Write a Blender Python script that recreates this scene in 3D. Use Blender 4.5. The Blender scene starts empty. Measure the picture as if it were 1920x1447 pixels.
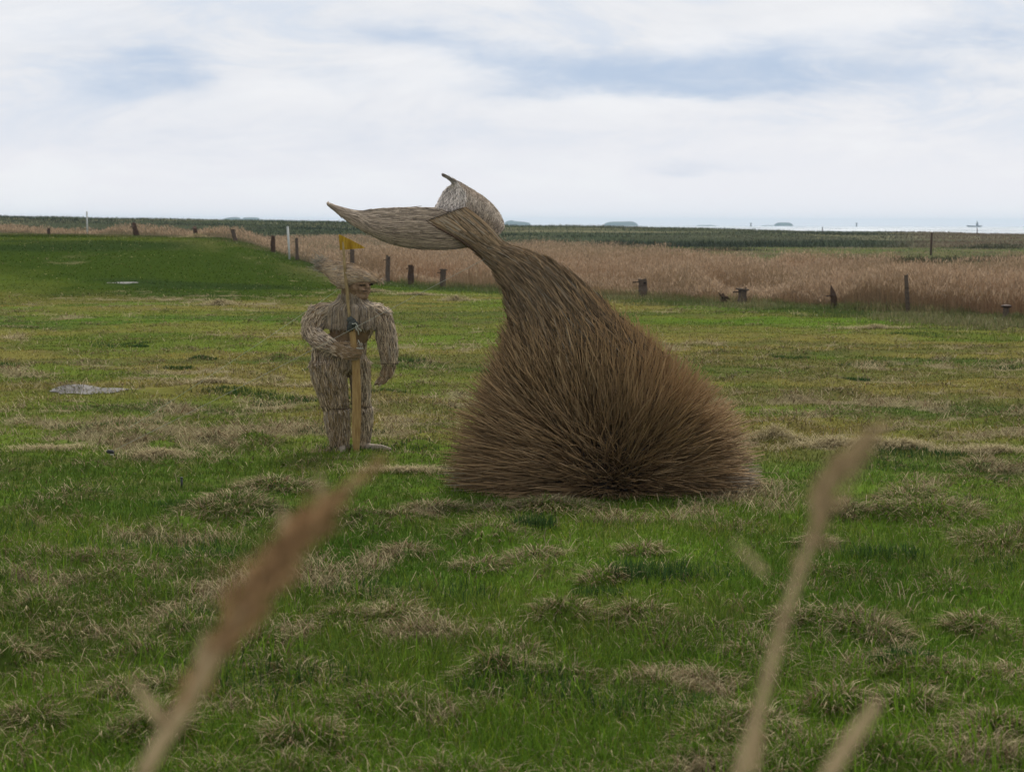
import bpy, bmesh, math, random
import numpy as np
from mathutils import Vector, Matrix
R = math.radians
random.seed(7); rng = np.random.default_rng(7)
scene = bpy.context.scene
col = scene.collection

# ------------------------------------------------------------------ camera
FPX, CAMH = 3000.0, 2.6
PITCH = math.atan((723.5-421.0)/FPX); ROLL = R(0.1)
cam_data = bpy.data.cameras.new('camera'); cam = bpy.data.objects.new('camera', cam_data); col.objects.link(cam)
cam_data.sensor_width = 36.0; cam_data.lens = 36.0*FPX/1920.0
cam_data.clip_start = 0.05; cam_data.clip_end = 30000
cam.location = (0, 0, CAMH)
cam.rotation_euler = (Matrix.Rotation(math.pi/2-PITCH, 3, 'X') @ Matrix.Rotation(ROLL, 3, 'Z')).to_euler()
cam_data.dof.use_dof = True; cam_data.dof.focus_distance = 16.5; cam_data.dof.aperture_fstop = 4.0
scene.camera = cam
CM = (Matrix.Rotation(math.pi/2-PITCH, 3, 'X') @ Matrix.Rotation(ROLL, 3, 'Z'))
def at(px, py, Y):
    """world point at ground distance Y seen at pixel (px,py) of the 1920x1447 photograph"""
    d = CM @ Vector(((px-960)/FPX, (723.5-py)/FPX, -1.0))
    return Vector((d.x/d.y*Y, Y, CAMH + d.z/d.y*Y))

# ------------------------------------------------------------------ light
SUN_EL, SUN_AZ = R(56), R(16)           # azimuth measured from +Y towards +X
sun_data = bpy.data.lights.new('sun', 'SUN'); sun = bpy.data.objects.new('sun', sun_data); col.objects.link(sun)
sun_data.energy = 3.4; sun_data.angle = R(6); sun_data.color = (1.0, 0.95, 0.87)
sd = Vector((math.sin(SUN_AZ)*math.cos(SUN_EL), math.cos(SUN_AZ)*math.cos(SUN_EL), math.sin(SUN_EL)))
sun.rotation_euler = sd.to_track_quat('Z', 'Y').to_euler()
sun.location = (5, 20, 30)

scene.view_settings.view_transform = 'Standard'; scene.view_settings.look = 'None'
scene.view_settings.exposure = 0.0; scene.view_settings.gamma = 1.0; scene.view_settings.use_curve_mapping = False
scene.render.engine = 'CYCLES'
scene.cycles.use_denoising = True
scene.cycles.max_bounces = 6; scene.cycles.diffuse_bounces = 3; scene.cycles.glossy_bounces = 2
scene.cycles.transmission_bounces = 3; scene.cycles.volume_bounces = 0; scene.cycles.transparent_max_bounces = 6
scene.cycles.sample_clamp_indirect = 4.0

# ------------------------------------------------------------------ sky
class NB:
    """small node-building helper"""
    def __init__(s, tree): s.t = tree
    def n(s, kind, **kw):
        nd = s.t.nodes.new(kind)
        for k, v in kw.items(): setattr(nd, k, v)
        return nd
    def link(s, a, b): s.t.links.new(a, b)
    def m(s, op, a, b=None, c=None, clamp=False):
        nd = s.n('ShaderNodeMath', operation=op); nd.use_clamp = clamp
        for i, v in enumerate((a, b, c)):
            if v is None: continue
            if isinstance(v, (int, float)): nd.inputs[i].default_value = v
            else: s.link(v, nd.inputs[i])
        return nd.outputs[0]
    def mix(s, f, a, b, blend='MIX'):
        nd = s.n('ShaderNodeMix', data_type='RGBA', blend_type=blend)
        for sock, v in ((nd.inputs[0], f), (nd.inputs[6], a), (nd.inputs[7], b)):
            if isinstance(v, (int, float)): sock.default_value = v
            elif isinstance(v, tuple): sock.default_value = (*v[:3], 1)
            else: s.link(v, sock)
        return nd.outputs[2]
    def comb(s, x, y, z):
        nd = s.n('ShaderNodeCombineXYZ')
        for i, v in enumerate((x, y, z)):
            if isinstance(v, (int, float)): nd.inputs[i].default_value = v
            else: s.link(v, nd.inputs[i])
        return nd.outputs[0]
    def noise(s, vec, scale, detail=4, rough=0.55, dist=0.0):
        nd = s.n('ShaderNodeTexNoise'); nd.inputs['Scale'].default_value = scale
        nd.inputs['Detail'].default_value = detail; nd.inputs['Roughness'].default_value = rough
        nd.inputs['Distortion'].default_value = dist
        if vec is not None: s.link(vec, nd.inputs['Vector'])
        return nd.outputs[0]
    def ramp(s, f, lo, hi):
        nd = s.n('ShaderNodeMapRange'); nd.interpolation_type = 'SMOOTHSTEP'
        nd.inputs[1].default_value = lo; nd.inputs[2].default_value = hi
        s.link(f, nd.inputs[0]); return nd.outputs[0]

world = bpy.data.worlds.new('World'); scene.world = world; world.use_nodes = True
wt = world.node_tree; wt.nodes.clear(); W = NB(wt)
tc = W.n('ShaderNodeTexCoord'); sep = W.n('ShaderNodeSeparateXYZ'); W.link(tc.outputs['Generated'], sep.inputs[0])
ys = W.m('MAXIMUM', sep.outputs[1], 0.05)
az = W.m('DIVIDE', sep.outputs[0], ys); el = W.m('DIVIDE', sep.outputs[2], ys)
vec = W.comb(W.m('MULTIPLY', az, 1.0), W.m('MULTIPLY', el, 2.6), 0.0)
w1 = W.noise(vec, 9, 6, 0.6); w2 = W.noise(W.comb(W.m('ADD', az, 7.3), W.m('MULTIPLY', el, 2.6), 3.1), 9, 6, 0.6)
azw = W.m('ADD', az, W.m('MULTIPLY', W.m('SUBTRACT', w1, 0.5), 0.11))
elw = W.m('ADD', el, W.m('MULTIPLY', W.m('SUBTRACT', w2, 0.5), 0.035))
def gap(px, py, rx, up, dn, amp, tilt=0.0):
    a0, e0 = (px-960)/FPX, (421-py)/FPX
    da = W.m('SUBTRACT', azw, a0)
    de = W.m('SUBTRACT', W.m('SUBTRACT', elw, e0), W.m('MULTIPLY', da, tilt))
    u = W.m('DIVIDE', W.m('MAXIMUM', de, 0.0), up/FPX); d = W.m('DIVIDE', W.m('MINIMUM', de, 0.0), dn/FPX)
    a = W.m('DIVIDE', da, rx/FPX)
    r2 = W.m('ADD', W.m('MULTIPLY', a, a), W.m('ADD', W.m('MULTIPLY', u, u), W.m('MULTIPLY', d, d)))
    return W.m('MULTIPLY', W.m('EXPONENT', W.m('MULTIPLY', r2, -1.0)), amp)
gaps = [gap(1230, 158, 240, 34, 20, 1.45), gap(1000, 125, 170, 28, 22, 0.8, -0.12), gap(780, 75, 120, 22, 20, 0.6, -0.15),
        gap(1470, 130, 150, 45, 32, 0.85), gap(1620, 145, 120, 24, 26, 0.5), gap(290, 150, 80, 50, 30, 0.9),
        gap(1830, 78, 190, 28, 22, 0.75), gap(1300, 318, 80, 12, 7, 0.3), gap(1850, 160, 60, 12, 10, 0.25),
        gap(620, 160, 90, 18, 16, 0.2), gap(150, 60, 200, 60, 60, 0.14), gap(560, 270, 500, 70, 60, 0.12)]
g = gaps[0]
for k in gaps[1:]: g = W.m('ADD', g, k)
wisp = W.noise(W.comb(az, W.m('MULTIPLY', el, 3.6), 1.7), 16, 9, 0.66, 0.4)
g = W.m('MULTIPLY', g, W.m('ADD', -0.75, W.m('MULTIPLY', wisp, 3.3)))
g = W.m('SUBTRACT', 1.0, W.m('EXPONENT', W.m('MULTIPLY', W.m('MAXIMUM', g, 0.0), -1.5)), clamp=True)
sky = W.n('ShaderNodeTexSky', sky_type='NISHITA'); sky.sun_disc = False
sky.sun_elevation = SUN_EL; sky.sun_rotation = SUN_AZ; sky.air_density = 1.0; sky.dust_density = 1.5
skyc = W.mix(1.0, sky.outputs[0], (0.075, 0.075, 0.075), 'MULTIPLY')
# cloud deck: white above, faintly bluer near the horizon, softly mottled
soft = W.noise(W.comb(az, W.m('MULTIPLY', el, 3.4), 5.5), 6.5, 10, 0.62, 0.5)
high = W.ramp(el, 0.0, 0.12)
deck = W.mix(high, (0.88, 0.875, 0.91), (0.82, 0.835, 0.87))
deck = W.mix(W.ramp(soft, 0.46, 0.68), deck, (0.90, 0.905, 0.925))
deck = W.mix(W.m('MULTIPLY', W.m('MULTIPLY', W.ramp(soft, 0.52, 0.36), W.ramp(el, .02, .09)), 0.75), deck, (0.67, 0.74, 0.85))
thin = W.mix(0.88, skyc, (0.43, 0.56, 0.77))
skymix = W.mix(W.m('MULTIPLY', g, 0.9), deck, thin)
bg = W.n('ShaderNodeBackground'); W.link(skymix, bg.inputs[0]); bg.inputs[1].default_value = 1.0
wo = W.n('ShaderNodeOutputWorld'); W.link(bg.outputs[0], wo.inputs[0])

# ------------------------------------------------------------------ tagging and mesh helpers
def tag(o, label=None, cat=None, group=None, kind=None):
    if label: o['label'] = label
    if cat: o['category'] = cat
    if group: o['group'] = group
    if kind: o['kind'] = kind
    return o
def empty(name, loc, rz=0):
    o = bpy.data.objects.new(name, None); col.objects.link(o); o.location = loc; o.rotation_euler = (0, 0, rz)
    o.empty_display_size = 0.2
    return o
def link(name, me, mat, parent=None):
    o = bpy.data.objects.new(name, me); col.objects.link(o)
    if mat: me.materials.append(mat)
    if parent: o.parent = parent
    return o
def np_mesh(name, V, F, C=None, smooth=False):
    """mesh from numpy verts (n,3), faces (m,3) or (m,4) and optional per-vertex colours"""
    me = bpy.data.meshes.new(name); V = np.asarray(V, np.float32); F = np.asarray(F, np.int32)
    k = F.shape[1]
    me.vertices.add(len(V)); me.vertices.foreach_set('co', V.ravel())
    me.loops.add(F.size); me.loops.foreach_set('vertex_index', F.ravel())
    me.polygons.add(len(F)); me.polygons.foreach_set('loop_start', np.arange(0, F.size, k, dtype=np.int32))
    me.update(calc_edges=True)
    me.polygons.foreach_set('use_smooth', np.full(len(F), smooth, dtype=bool))
    if C is not None:
        a = me.color_attributes.new('Col', 'FLOAT_COLOR', 'POINT')
        C4 = np.ones((len(V), 4), np.float32); C4[:, :3] = C
        a.data.foreach_set('color', C4.ravel())
    return me
def ss(t):
    t = np.clip(t, 0, 1); return t*t*(3-2*t)
_tab = np.random.default_rng(3).random((256, 256))
def vnoise(x, y, seed=0):
    x = np.asarray(x, float)+seed*17.31; y = np.asarray(y, float)+seed*9.77
    xi = np.floor(x).astype(int); yi = np.floor(y).astype(int); fx = x-xi; fy = y-yi
    fx = fx*fx*(3-2*fx); fy = fy*fy*(3-2*fy); a = xi & 255; b = yi & 255; a1 = (a+1) & 255; b1 = (b+1) & 255
    return (_tab[a, b]*(1-fx)+_tab[a1, b]*fx)*(1-fy)+(_tab[a, b1]*(1-fx)+_tab[a1, b1]*fx)*fy
def fbm(x, y, seed=0, oct=4):
    s = 0; w = 0.5; t = 0
    for i in range(oct):
        s = s+w*vnoise(x*2**i, y*2**i, seed+i*3); t += w; w *= 0.5
    return s/t

# ------------------------------------------------------------------ materials
def attr_mat(name, rough=0.8, trans=0.0, spec=0.2, var=0.25, scale=30.0, bump=0.0):
    m = bpy.data.materials.new(name); m.use_nodes = True; t = m.node_tree; t.nodes.clear(); N = NB(t)
    at_ = N.n('ShaderNodeAttribute', attribute_name='Col')
    geo = N.n('ShaderNodeNewGeometry')
    nz = N.noise(geo.outputs['Position'], scale, 3, 0.6)
    k = N.m('ADD', 1.0-var/2, N.m('MULTIPLY', nz, var))
    c = N.mix(1.0, at_.outputs[0], N.comb(k, k, k), 'MULTIPLY')
    p = N.n('ShaderNodeBsdfPrincipled'); N.link(c, p.inputs['Base Color'])
    p.inputs['Roughness'].default_value = rough; p.inputs['Specular IOR Level'].default_value = spec
    if bump:
        b = N.n('ShaderNodeBump'); b.inputs['Strength'].default_value = bump; b.inputs['Distance'].default_value = 0.02
        N.link(nz, b.inputs['Height']); N.link(b.outputs[0], p.inputs['Normal'])
    out = N.n('ShaderNodeOutputMaterial')
    if trans > 0:
        tr = N.n('ShaderNodeBsdfTranslucent'); N.link(c, tr.inputs[0])
        mx = N.n('ShaderNodeMixShader'); mx.inputs[0].default_value = trans
        N.link(p.outputs[0], mx.inputs[1]); N.link(tr.outputs[0], mx.inputs[2]); N.link(mx.outputs[0], out.inputs[0])
    else: N.link(p.outputs[0], out.inputs[0])
    return m
def plain_mat(name, c1, c2, rough=0.8, scale=(20, 20, 20), spec=0.2, metal=0.0, bump=0.3):
    m = bpy.data.materials.new(name); m.use_nodes = True; t = m.node_tree; t.nodes.clear(); N = NB(t)
    tc_ = N.n('ShaderNodeTexCoord'); mp = N.n('ShaderNodeMapping'); mp.inputs['Scale'].default_value = scale
    N.link(tc_.outputs['Object'], mp.inputs[0])
    nz = N.noise(mp.outputs[0], 1.0, 5, 0.65)
    c = N.mix(N.ramp(nz, 0.3, 0.7), c1, c2)
    p = N.n('ShaderNodeBsdfPrincipled'); N.link(c, p.inputs['Base Color'])
    p.inputs['Roughness'].default_value = rough; p.inputs['Specular IOR Level'].default_value = spec
    p.inputs['Metallic'].default_value = metal
    b = N.n('ShaderNodeBump'); b.inputs['Strength'].default_value = bump; b.inputs['Distance'].default_value = 0.01
    N.link(nz, b.inputs['Height']); N.link(b.outputs[0], p.inputs['Normal'])
    out = N.n('ShaderNodeOutputMaterial'); N.link(p.outputs[0], out.inputs[0])
    return m
M_ground = attr_mat('ground_turf', 1.0, 0, 0.0, 0.7, 9.0, 0.6)
M_grass = attr_mat('grass_blades', 0.9, 0.28, 0.0, 0.3, 8.0)
M_dry = attr_mat('dead_grass', 0.9, 0.22, 0.0, 0.3, 8.0)
M_reed = attr_mat('reed_stalks', 0.9, 0.2, 0.0, 0.3, 3.0)
M_scrub = attr_mat('salt_scrub', 0.85, 0.15, 0.1, 0.3, 2.0)
M_straw = attr_mat('weathered_reed_straw', 0.7, 0.0, 0.25, 0.5, 60.0)
M_brush = attr_mat('brushwood_stalks', 0.7, 0.12, 0.2, 0.3, 30.0)
M_wood = plain_mat('weathered_grey_wood', (0.06, 0.043, 0.031), (0.13, 0.098, 0.074), 0.9, (60, 60, 8))
M_stump = plain_mat('rotten_brown_wood', (0.03, 0.019, 0.013), (0.09, 0.052, 0.032), 0.9, (50, 50, 10))
M_white = plain_mat('white_painted_pole', (0.40, 0.41, 0.39), (0.52, 0.53, 0.50), 0.5, (10, 10, 10), 0.4, 0, 0.05)
M_iron = plain_mat('rusty_iron', (0.02, 0.017, 0.015), (0.07, 0.035, 0.02), 0.7, (40, 40, 40), 0.4, 0.3)
M_plank = plain_mat('ochre_plank', (0.22, 0.13, 0.045), (0.40, 0.27, 0.11), 0.75, (45, 45, 5))
M_pole = plain_mat('bark_pole', (0.17, 0.12, 0.05), (0.31, 0.235, 0.11), 0.8, (50, 50, 6))
M_flag = plain_mat('yellow_flag_cloth', (0.26, 0.145, 0.01), (0.44, 0.28, 0.03), 0.8, (55, 55, 5))
M_cloth = plain_mat('dark_binding_cloth', (0.03, 0.035, 0.03), (0.08, 0.085, 0.075), 0.85, (60, 60, 60))
M_cord = plain_mat('pale_cord', (0.30, 0.30, 0.24), (0.42, 0.42, 0.34), 0.7, (30, 30, 30))
M_rope = plain_mat('green_guy_cord', (0.33, 0.40, 0.28), (0.45, 0.50, 0.36), 0.7, (30, 30, 30))
M_face = plain_mat('carved_bark_face', (0.16, 0.095, 0.055), (0.33, 0.22, 0.14), 0.8, (30, 30, 30), 0.2, 0, 0.6)
M_board = plain_mat('brown_backing_board', (0.13, 0.085, 0.045), (0.22, 0.145, 0.075), 0.8, (20, 20, 8))
M_dark = plain_mat('dark_socket', (0.012, 0.009, 0.007), (0.02, 0.015, 0.012), 0.9)
M_black = plain_mat('black_rubber', (0.012, 0.012, 0.014), (0.025, 0.025, 0.028), 0.5, (10, 10, 10), 0.4)
M_mud = plain_mat('pale_mud', (0.06, 0.05, 0.038), (0.15, 0.135, 0.115), 0.4, (3, 9, 3), 0.5, 0, 1.0)
M_isle = plain_mat('island_turf', (0.03, 0.045, 0.025), (0.06, 0.07, 0.04), 0.9, (.02, .02, .02))

# ------------------------------------------------------------------ terrain
_rx = np.array([-0.60, -0.32, -0.237, -0.187, -0.12, -0.003, 0.113, 0.18, 0.263, 0.32, 0.6])*300
_rz = np.array([4.0, 3.75, 3.4, 3.2, 2.95, 2.15, 1.95, 1.35, 1.1, 0.75, 0.6])
def fence_s(x, y): return y-(62.3-1.37*x)                      # >0 beyond the post line
special = []                                                    # (x, y, radius, height, dryness)
def H_base(x, y):
    x = np.asarray(x, float); y = np.asarray(y, float)
    left = ss((-x-3.2)/12.5)
    z = 1.9*ss((y-54)/31.0)*left
    s = fence_s(x, y)
    z = z-1.05*ss((s-1.5)/9.0)*left
    z = z-0.18*ss((s-0.5)/3.0)*(1-left)*ss((330-y)/60)
    ridge = np.interp(x, _rx, _rz)
    t = ss((y-205)/88.0)
    z = z*(1-t)+ridge*t
    z = z+0.7*t*(fbm(x/22, y/16, 5)-0.5)
    t2 = ss((y-312)/70.0)
    z = z*(1-t2)+(-3.0)*t2
    return z
def H(x, y):
    x = np.asarray(x, float); y = np.asarray(y, float)
    z = H_base(x, y)
    near = ss((75-y)/25)
    n = fbm(x/1.5, y/1.3, 1, 3)
    z = z+near*0.05*ss((n-0.52)/0.2)+near*(.03+.055*ss((y-13)/8))*(fbm(x/0.75, y/0.5, 2, 3)-0.5)
    z = z+0.10*(fbm(x/6, y/6, 4, 2)-0.5)*ss((y-18)/15)*(1-ss((y-200)/50))
    return z

dots = []       # ---- tussocks: (x,y,r,h,dry)
for (px, py, r, h) in [(1055,1175,.26,.17),(1200,1180,.30,.17),(915,1305,.20,.10),(1825,1195,.22,.13),(640,1190,.26,.12),
        (740,1190,.2,.06),(1565,1350,.24,.12),(1710,1360,.22,.10),(560,1425,.22,.10),(1585,975,.26,.16),(1205,1058,.22,.08),
        (470,838,.50,.15),(400,828,.40,.10),(265,828,.5,.14),(430,975,.55,.10),(520,925,.5,.10),(815,962,.34,.08),(1045,962,.55,.10),
        (932,968,.25,.09),(1640,1210,.26,.09),(1420,1250,.24,.09),(300,1420,.20,.09),(20,1260,.25,.08),(1480,1190,.22,.08),
        (480,1240,.26,.08),(550,1305,.24,.07),(980,1250,.2,.07),(1750,980,.6,.14),(1880,1030,.5,.08),(1700,945,.4,.09),
        (1000,1060,.25,.07),(760,1055,.24,.07),(900,1080,.25,.07),(1430,1395,.2,.07),(740,985,.4,.06),(1130,1110,.2,.06),
        (1010,965,.3,.06),(1840,885,.45,.14),(1530,1030,.2,.09),(1330,1420,.2,.05),(1850,1430,.2,.08),(1250,1325,.2,.06),
        (1900,1290,.2,.07),(1320,1300,.22,.07),(60,1390,.2,.08),(190,1060,.3,.08),(120,1210,.24,.06),(240,1340,.2,.07)]:
    Y = CAMH*FPX/(py-421); p = at(px, py, Y); dots.append((p.x, Y, r*.58, h*.8, 1.0))
k = 0
while k < 330:
    Y = 7.0*math.exp(random.random()*math.log(34/7.0)); X = (random.random()-0.5)*0.86*Y
    if abs(X-0.8) < 1.9 and 14.3 < Y < 16.8: continue
    if abs(X+1.9) < 0.5 and 17.8 < Y < 19: continue
    r = random.uniform(.07, .20)*(1.0+Y/40); dots.append((X, Y, r, random.uniform(.025, .09)*(1.2 if Y < 20 else .8), random.random())); k += 1
for _ in range(260):
    Y = 18*math.exp(random.random()*math.log(50/18)); X = (random.random()-.5)*.84*Y
    if abs(X+1.9) < .5 and Y < 19.2: continue
    dots.append((X, Y, random.uniform(.08, .30), random.uniform(.03, .09), random.random()*.7))
DOT = np.array(dots)
def H_dots(x, y, z):
    """raise z by the tussock domes (loop over tussocks, vectorised over points)"""
    z = z.copy()
    order = np.argsort(y.ravel()); ysr = y.ravel()[order]; zf = z.ravel(); xf = x.ravel(); yf = y.ravel()
    for (cx, cy, r, h, d) in DOT:
        a = np.searchsorted(ysr, cy-1.6*r); b = np.searchsorted(ysr, cy+1.6*r)
        idx = order[a:b]; dx = (xf[idx]-cx)/(1.35*r); dy = (yf[idx]-cy)/r
        zf[idx] += h*np.exp(-(dx*dx+dy*dy)*1.8)
    return zf.reshape(z.shape)
def Hfull(x, y):
    x = np.atleast_1d(np.asarray(x, float)); y = np.atleast_1d(np.asarray(y, float))
    return H_dots(x, y, H(x, y))
def gz(x, y): return float(Hfull(x, y)[0])

def near_dot(x, y):
    d = np.zeros(x.shape); order = np.argsort(y); ysr = y[order]
    for (cx, cy, r, h, dr) in DOT:
        a = np.searchsorted(ysr, cy-1.5*r); b = np.searchsorted(ysr, cy+1.5*r); idx = order[a:b]
        q = ((x[idx]-cx)/(1.35*r))**2+((y[idx]-cy)/r)**2
        d[idx] = np.maximum(d[idx], np.exp(-q*1.5))
    return d
# turf colour: how green / straw / brown the living sward is at a place
G_DEEP, G_FRESH, G_OLIVE = np.array([.042, .100, .012]), np.array([.088, .165, .018]), np.array([.165, .150, .042])
C_STRAW, C_BROWN, C_REEDG = np.array([.37, .31, .18]), np.array([.125, .085, .048]), np.array([.10, .125, .055])
def lerp(a, b, t): return a*(1-t[:, None])+b*t[:, None]
def dryness(x, y):
    n = fbm(x/0.62, y/0.5, 11, 4); big = fbm(x/5.0, y/3.2, 12, 3)
    base = np.interp(y, [6, 9, 12, 16, 19, 22, 34, 40, 50, 56, 62, 400], [-.075, -.065, -.03, -.02, .0, .01, .015, -.06, -.08, .01, -.09, -.09])
    d = ss((n*0.6+big*0.4-0.575+base)/0.10)
    return d
def turf_colour(x, y):
    big = fbm(x/7.0, y/4.0, 21, 3); mid = fbm(x/2.0, y/1.2, 22, 3)
    c = lerp(np.repeat(G_DEEP[None], len(x), 0), G_FRESH, ss((mid*0.5+big*0.5-0.36)/0.28))
    ol = np.interp(y, [6, 13, 17, 21, 35, 39, 47, 51, 56, 60, 66, 400], [.05, .18, .38, .72, .75, .40, .32, .70, .75, .3, .1, .1])
    c = lerp(c, G_OLIVE, np.clip(ol*(0.55+1.2*ss((fbm(x/4.0, y/3.0, 23, 3)-0.35)/0.3)), 0, 1))
    # darker rank strips
    dk = ss((fbm(x/9.0, y/2.6, 24, 3)-0.60)/0.08)*np.interp(y, [12, 20, 400], [.2, .8, .8])
    c = lerp(c, np.array([.030, .060, .022]), dk*0.5)
    mnd = lerp(np.repeat(np.array([[.036, .058, .009]]), len(x), 0), np.array([.068, .088, .016]), ss((fbm(x/5, y/9, 26, 4)-.42)/.2))
    mnd = lerp(mnd, np.array([.024, .040, .012]), ss((fbm(x/9, y/5, 27, 3)-.5)/.12)*.8)
    w_ = ss((y-50+14*(fbm(x/6, y/6, 28, 4)-.5))/15)*.95*ss((-x-1)/6); c = c*(1-w_[:, None])+mnd*w_[:, None]
    fs = fence_s(x, y); e_ = ss((fs+9)/8)*ss((fbm(x/2.5, y/3.5, 29, 3)-.38)/.2)*.75*ss((-x-1)/6); c = lerp(c, np.array([.12, .115, .045]), e_)
    return c
# ground sheet: fan-shaped grid, fine close by, coarse far away
rr = np.concatenate([np.array([0.3, 1.5, 3.0, 5.0]), 6.5*np.exp(np.linspace(0, math.log(72/6.5), 780)), 72*np.exp(np.linspace(0.01, math.log(420/72), 170)),
                     np.array([600, 1000, 2000, 4000, 5150.])])
uu = np.concatenate([np.linspace(-1.6, -0.42, 40), np.linspace(-0.415, 0.415, 480), np.linspace(0.42, 1.6, 40)])
RR, UU = np.meshgrid(rr, uu, indexing='ij'); GX = RR*UU; GY = RR-2.5
GZ = H_dots(GX, GY, H(GX, GY))
fx, fy = GX.ravel(), GY.ravel()
gc = turf_colour(fx, fy)
gc = lerp(gc, C_STRAW*0.62, dryness(fx, fy)*0.75*ss((80-fy)/20))
gc = lerp(gc, C_BROWN, 0.35*ss((fbm(fx/.4, fy/.4, 31, 2)-.45)/.3)*ss((60-fy)/20))
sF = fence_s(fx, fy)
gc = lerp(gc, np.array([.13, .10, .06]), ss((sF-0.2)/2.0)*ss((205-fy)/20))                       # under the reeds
green_strip = (.35+.65*ss((fbm(fx/18, fy/9, 33, 3)-.42)/.2))*ss((fx/np.maximum(fy, 1)-0.05)/0.05)*ss((fy-118+40*(fbm(fx/12, fy/12, 37, 3)-.5))/12)*ss((205-fy)/12)
gc = lerp(gc, np.array([.11, .13, .04]), green_strip)
gc = lerp(gc, lerp(np.repeat(np.array([[.06, .07, .035]]), len(fx), 0), np.array([.16, .15, .085]), ss((fbm(fx/30, fy/7, 35, 4)-.48)/.14)), ss((fy-196+30*(fbm(fx/14, fy/14, 36, 3)-.5))/16))
gc = lerp(gc, np.array([.035, .028, .018]), ss(1.6-((fx-0.88)/1.2)**2-((fy-15.7)/.62)**2)*(fy < 20)*(fy > 10))  # contact shade under the tail, painted into the ground as dark soil colour
gc *= 0.8
nr, nu = RR.shape
idx = np.arange(nr*nu).reshape(nr, nu)
Fq = np.stack([idx[:-1, :-1], idx[:-1, 1:], idx[1:, 1:], idx[1:, :-1]], -1).reshape(-1, 4)
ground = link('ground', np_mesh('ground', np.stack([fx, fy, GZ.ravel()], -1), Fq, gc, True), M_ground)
tag(ground, kind='structure')

# ------------------------------------------------------------------ blades
def blades(x, y, z, h, wdt, az_, lean, curl, colr, tipcol=None, jig=0.0):
    """n curved blades: base pair, middle pair, tip; returns verts, tri faces, colours"""
    n = len(x); wx = np.cos(az_+math.pi/2); wy = np.sin(az_+math.pi/2); dx = np.cos(az_); dy = np.sin(az_)
    # width faces roughly camera for far ones but stays random
    V = np.empty((n, 5, 3), np.float32)
    lm = lean*0.45; hm = 0.55
    for j, (f, sgn, ww) in enumerate(((0, -1, 1), (0, 1, 1), (hm, -1, .8), (hm, 1, .8), (1, 0, 0))):
        off = (lean*f+curl*f*f)*h
        V[:, j, 0] = x+dx*off+wx*sgn*ww*wdt/2
        V[:, j, 1] = y+dy*off+wy*sgn*ww*wdt/2
        V[:, j, 2] = z+h*(f*np.sqrt(np.maximum(0.05, 1-np.minimum(.95, (lean*f)**2)))-0.35*np.abs(curl)*f*f)
    b = (np.arange(n)*5)[:, None]
    F = np.concatenate([b+np.array([[0, 1, 3]]), b+np.array([[0, 3, 2]]), b+np.array([[2, 3, 4]])], 0)
    C = np.repeat(colr[:, None, :], 5, 1).astype(np.float32)
    if tipcol is not None: C[:, 4, :] = tipcol; C[:, 2:4, :] = 0.5*C[:, 2:4, :]+0.5*tipcol[:, None, :]
    return V.reshape(-1, 3), F, C.reshape(-1, 3)
def merge(parts):
    Vs, Fs, Cs = [], [], []; o = 0
    for V, F, C in parts:
        Vs.append(V); Fs.append(F+o); Cs.append(C); o += len(V)
    return np.concatenate(Vs), np.concatenate(Fs), np.concatenate(Cs)
def fan(n, y0, y1, power, uh=0.40):
    """n points between distances y0 and y1 within a wide wedge, density falling with distance"""
    t = rng.random(n)
    if power == 1: Y = y0*np.exp(t*math.log(y1/y0))
    else:
        e = 1-power; Y = (y0**e+t*(y1**e-y0**e))**(1/e)
    return (rng.random(n)*2-1)*uh*Y, Y
def keepout(x, y):
    """trampled / covered places: the sculptures' footprints"""
    k = ((x-0.88)/1.25)**2+((y-15.75)/0.55)**2 < 1
    k |= ((x+5.6)/.9)**2+((y-24.6)/.38)**2 < fbm(x/.3, y/.3, 40, 2)*1.3-.1
    k |= ((x+14.8)/1.0)**2+((y-61.0)/.5)**2 < 1
    return k
# living turf
NG = 600000
x, y = fan(NG, 6.8, 106, 1.5, 0.39)
ok = ~keepout(x, y) & (fence_s(x, y) < 1.0); x, y = x[ok], y[ok]
z = H_dots(x, y, H(x, y)); dr = dryness(x, y); nd = near_dot(x, y); n = len(x)
lush = ss((fbm(x/2.6, y/1.8, 51, 3)-0.40)/0.25)
h = (0.035+0.10*rng.random(n)**1.3*np.interp(y, [7, 10, 14, 19, 24, 62], [1.0, .85, .65, .45, .26, .28])*(0.5+0.9*lush))*(1-0.45*dr)
colr = turf_colour(x, y)
is_dry = rng.random(n) < (0.06+0.60*dr+0.25*nd)
straw = C_STRAW*(0.45+0.85*rng.random((n, 1)))
straw = np.where((rng.random(n) < .3)[:, None], C_BROWN*(.7+.8*rng.random((n, 1))), straw)
colr = np.where(is_dry[:, None], straw, colr*(0.60+0.9*rng.random((n, 1))*np.interp(y, [40, 60], [1, .75])[:, None]+np.interp(y, [40, 60], [0, .12])[:, None]))
yel = (rng.random(n) < 0.10) & ~is_dry
colr[yel] = colr[yel]*np.array([1.8, 1.35, 1.0])
lean = np.where(is_dry, 0.5+0.45*rng.random(n), 0.1+0.45*rng.random(n)); curl = np.where(is_dry, 0.5*rng.random(n), 0.35*rng.random(n))
w = (0.0028+0.0028*rng.random(n))*np.interp(y, [7, 12, 20, 40, 62], [1.0, 1.25, 2.0, 4.0, 6.0])
h = h*np.interp(y, [50, 100], [1, 1.6]); w = w*np.interp(y, [62, 100], [1, 1.5])
V, F, C = blades(x, y, z-0.006, h, w, rng.random(n)*2*math.pi, lean, curl, colr)
parts = [(V, F, C)]
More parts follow.
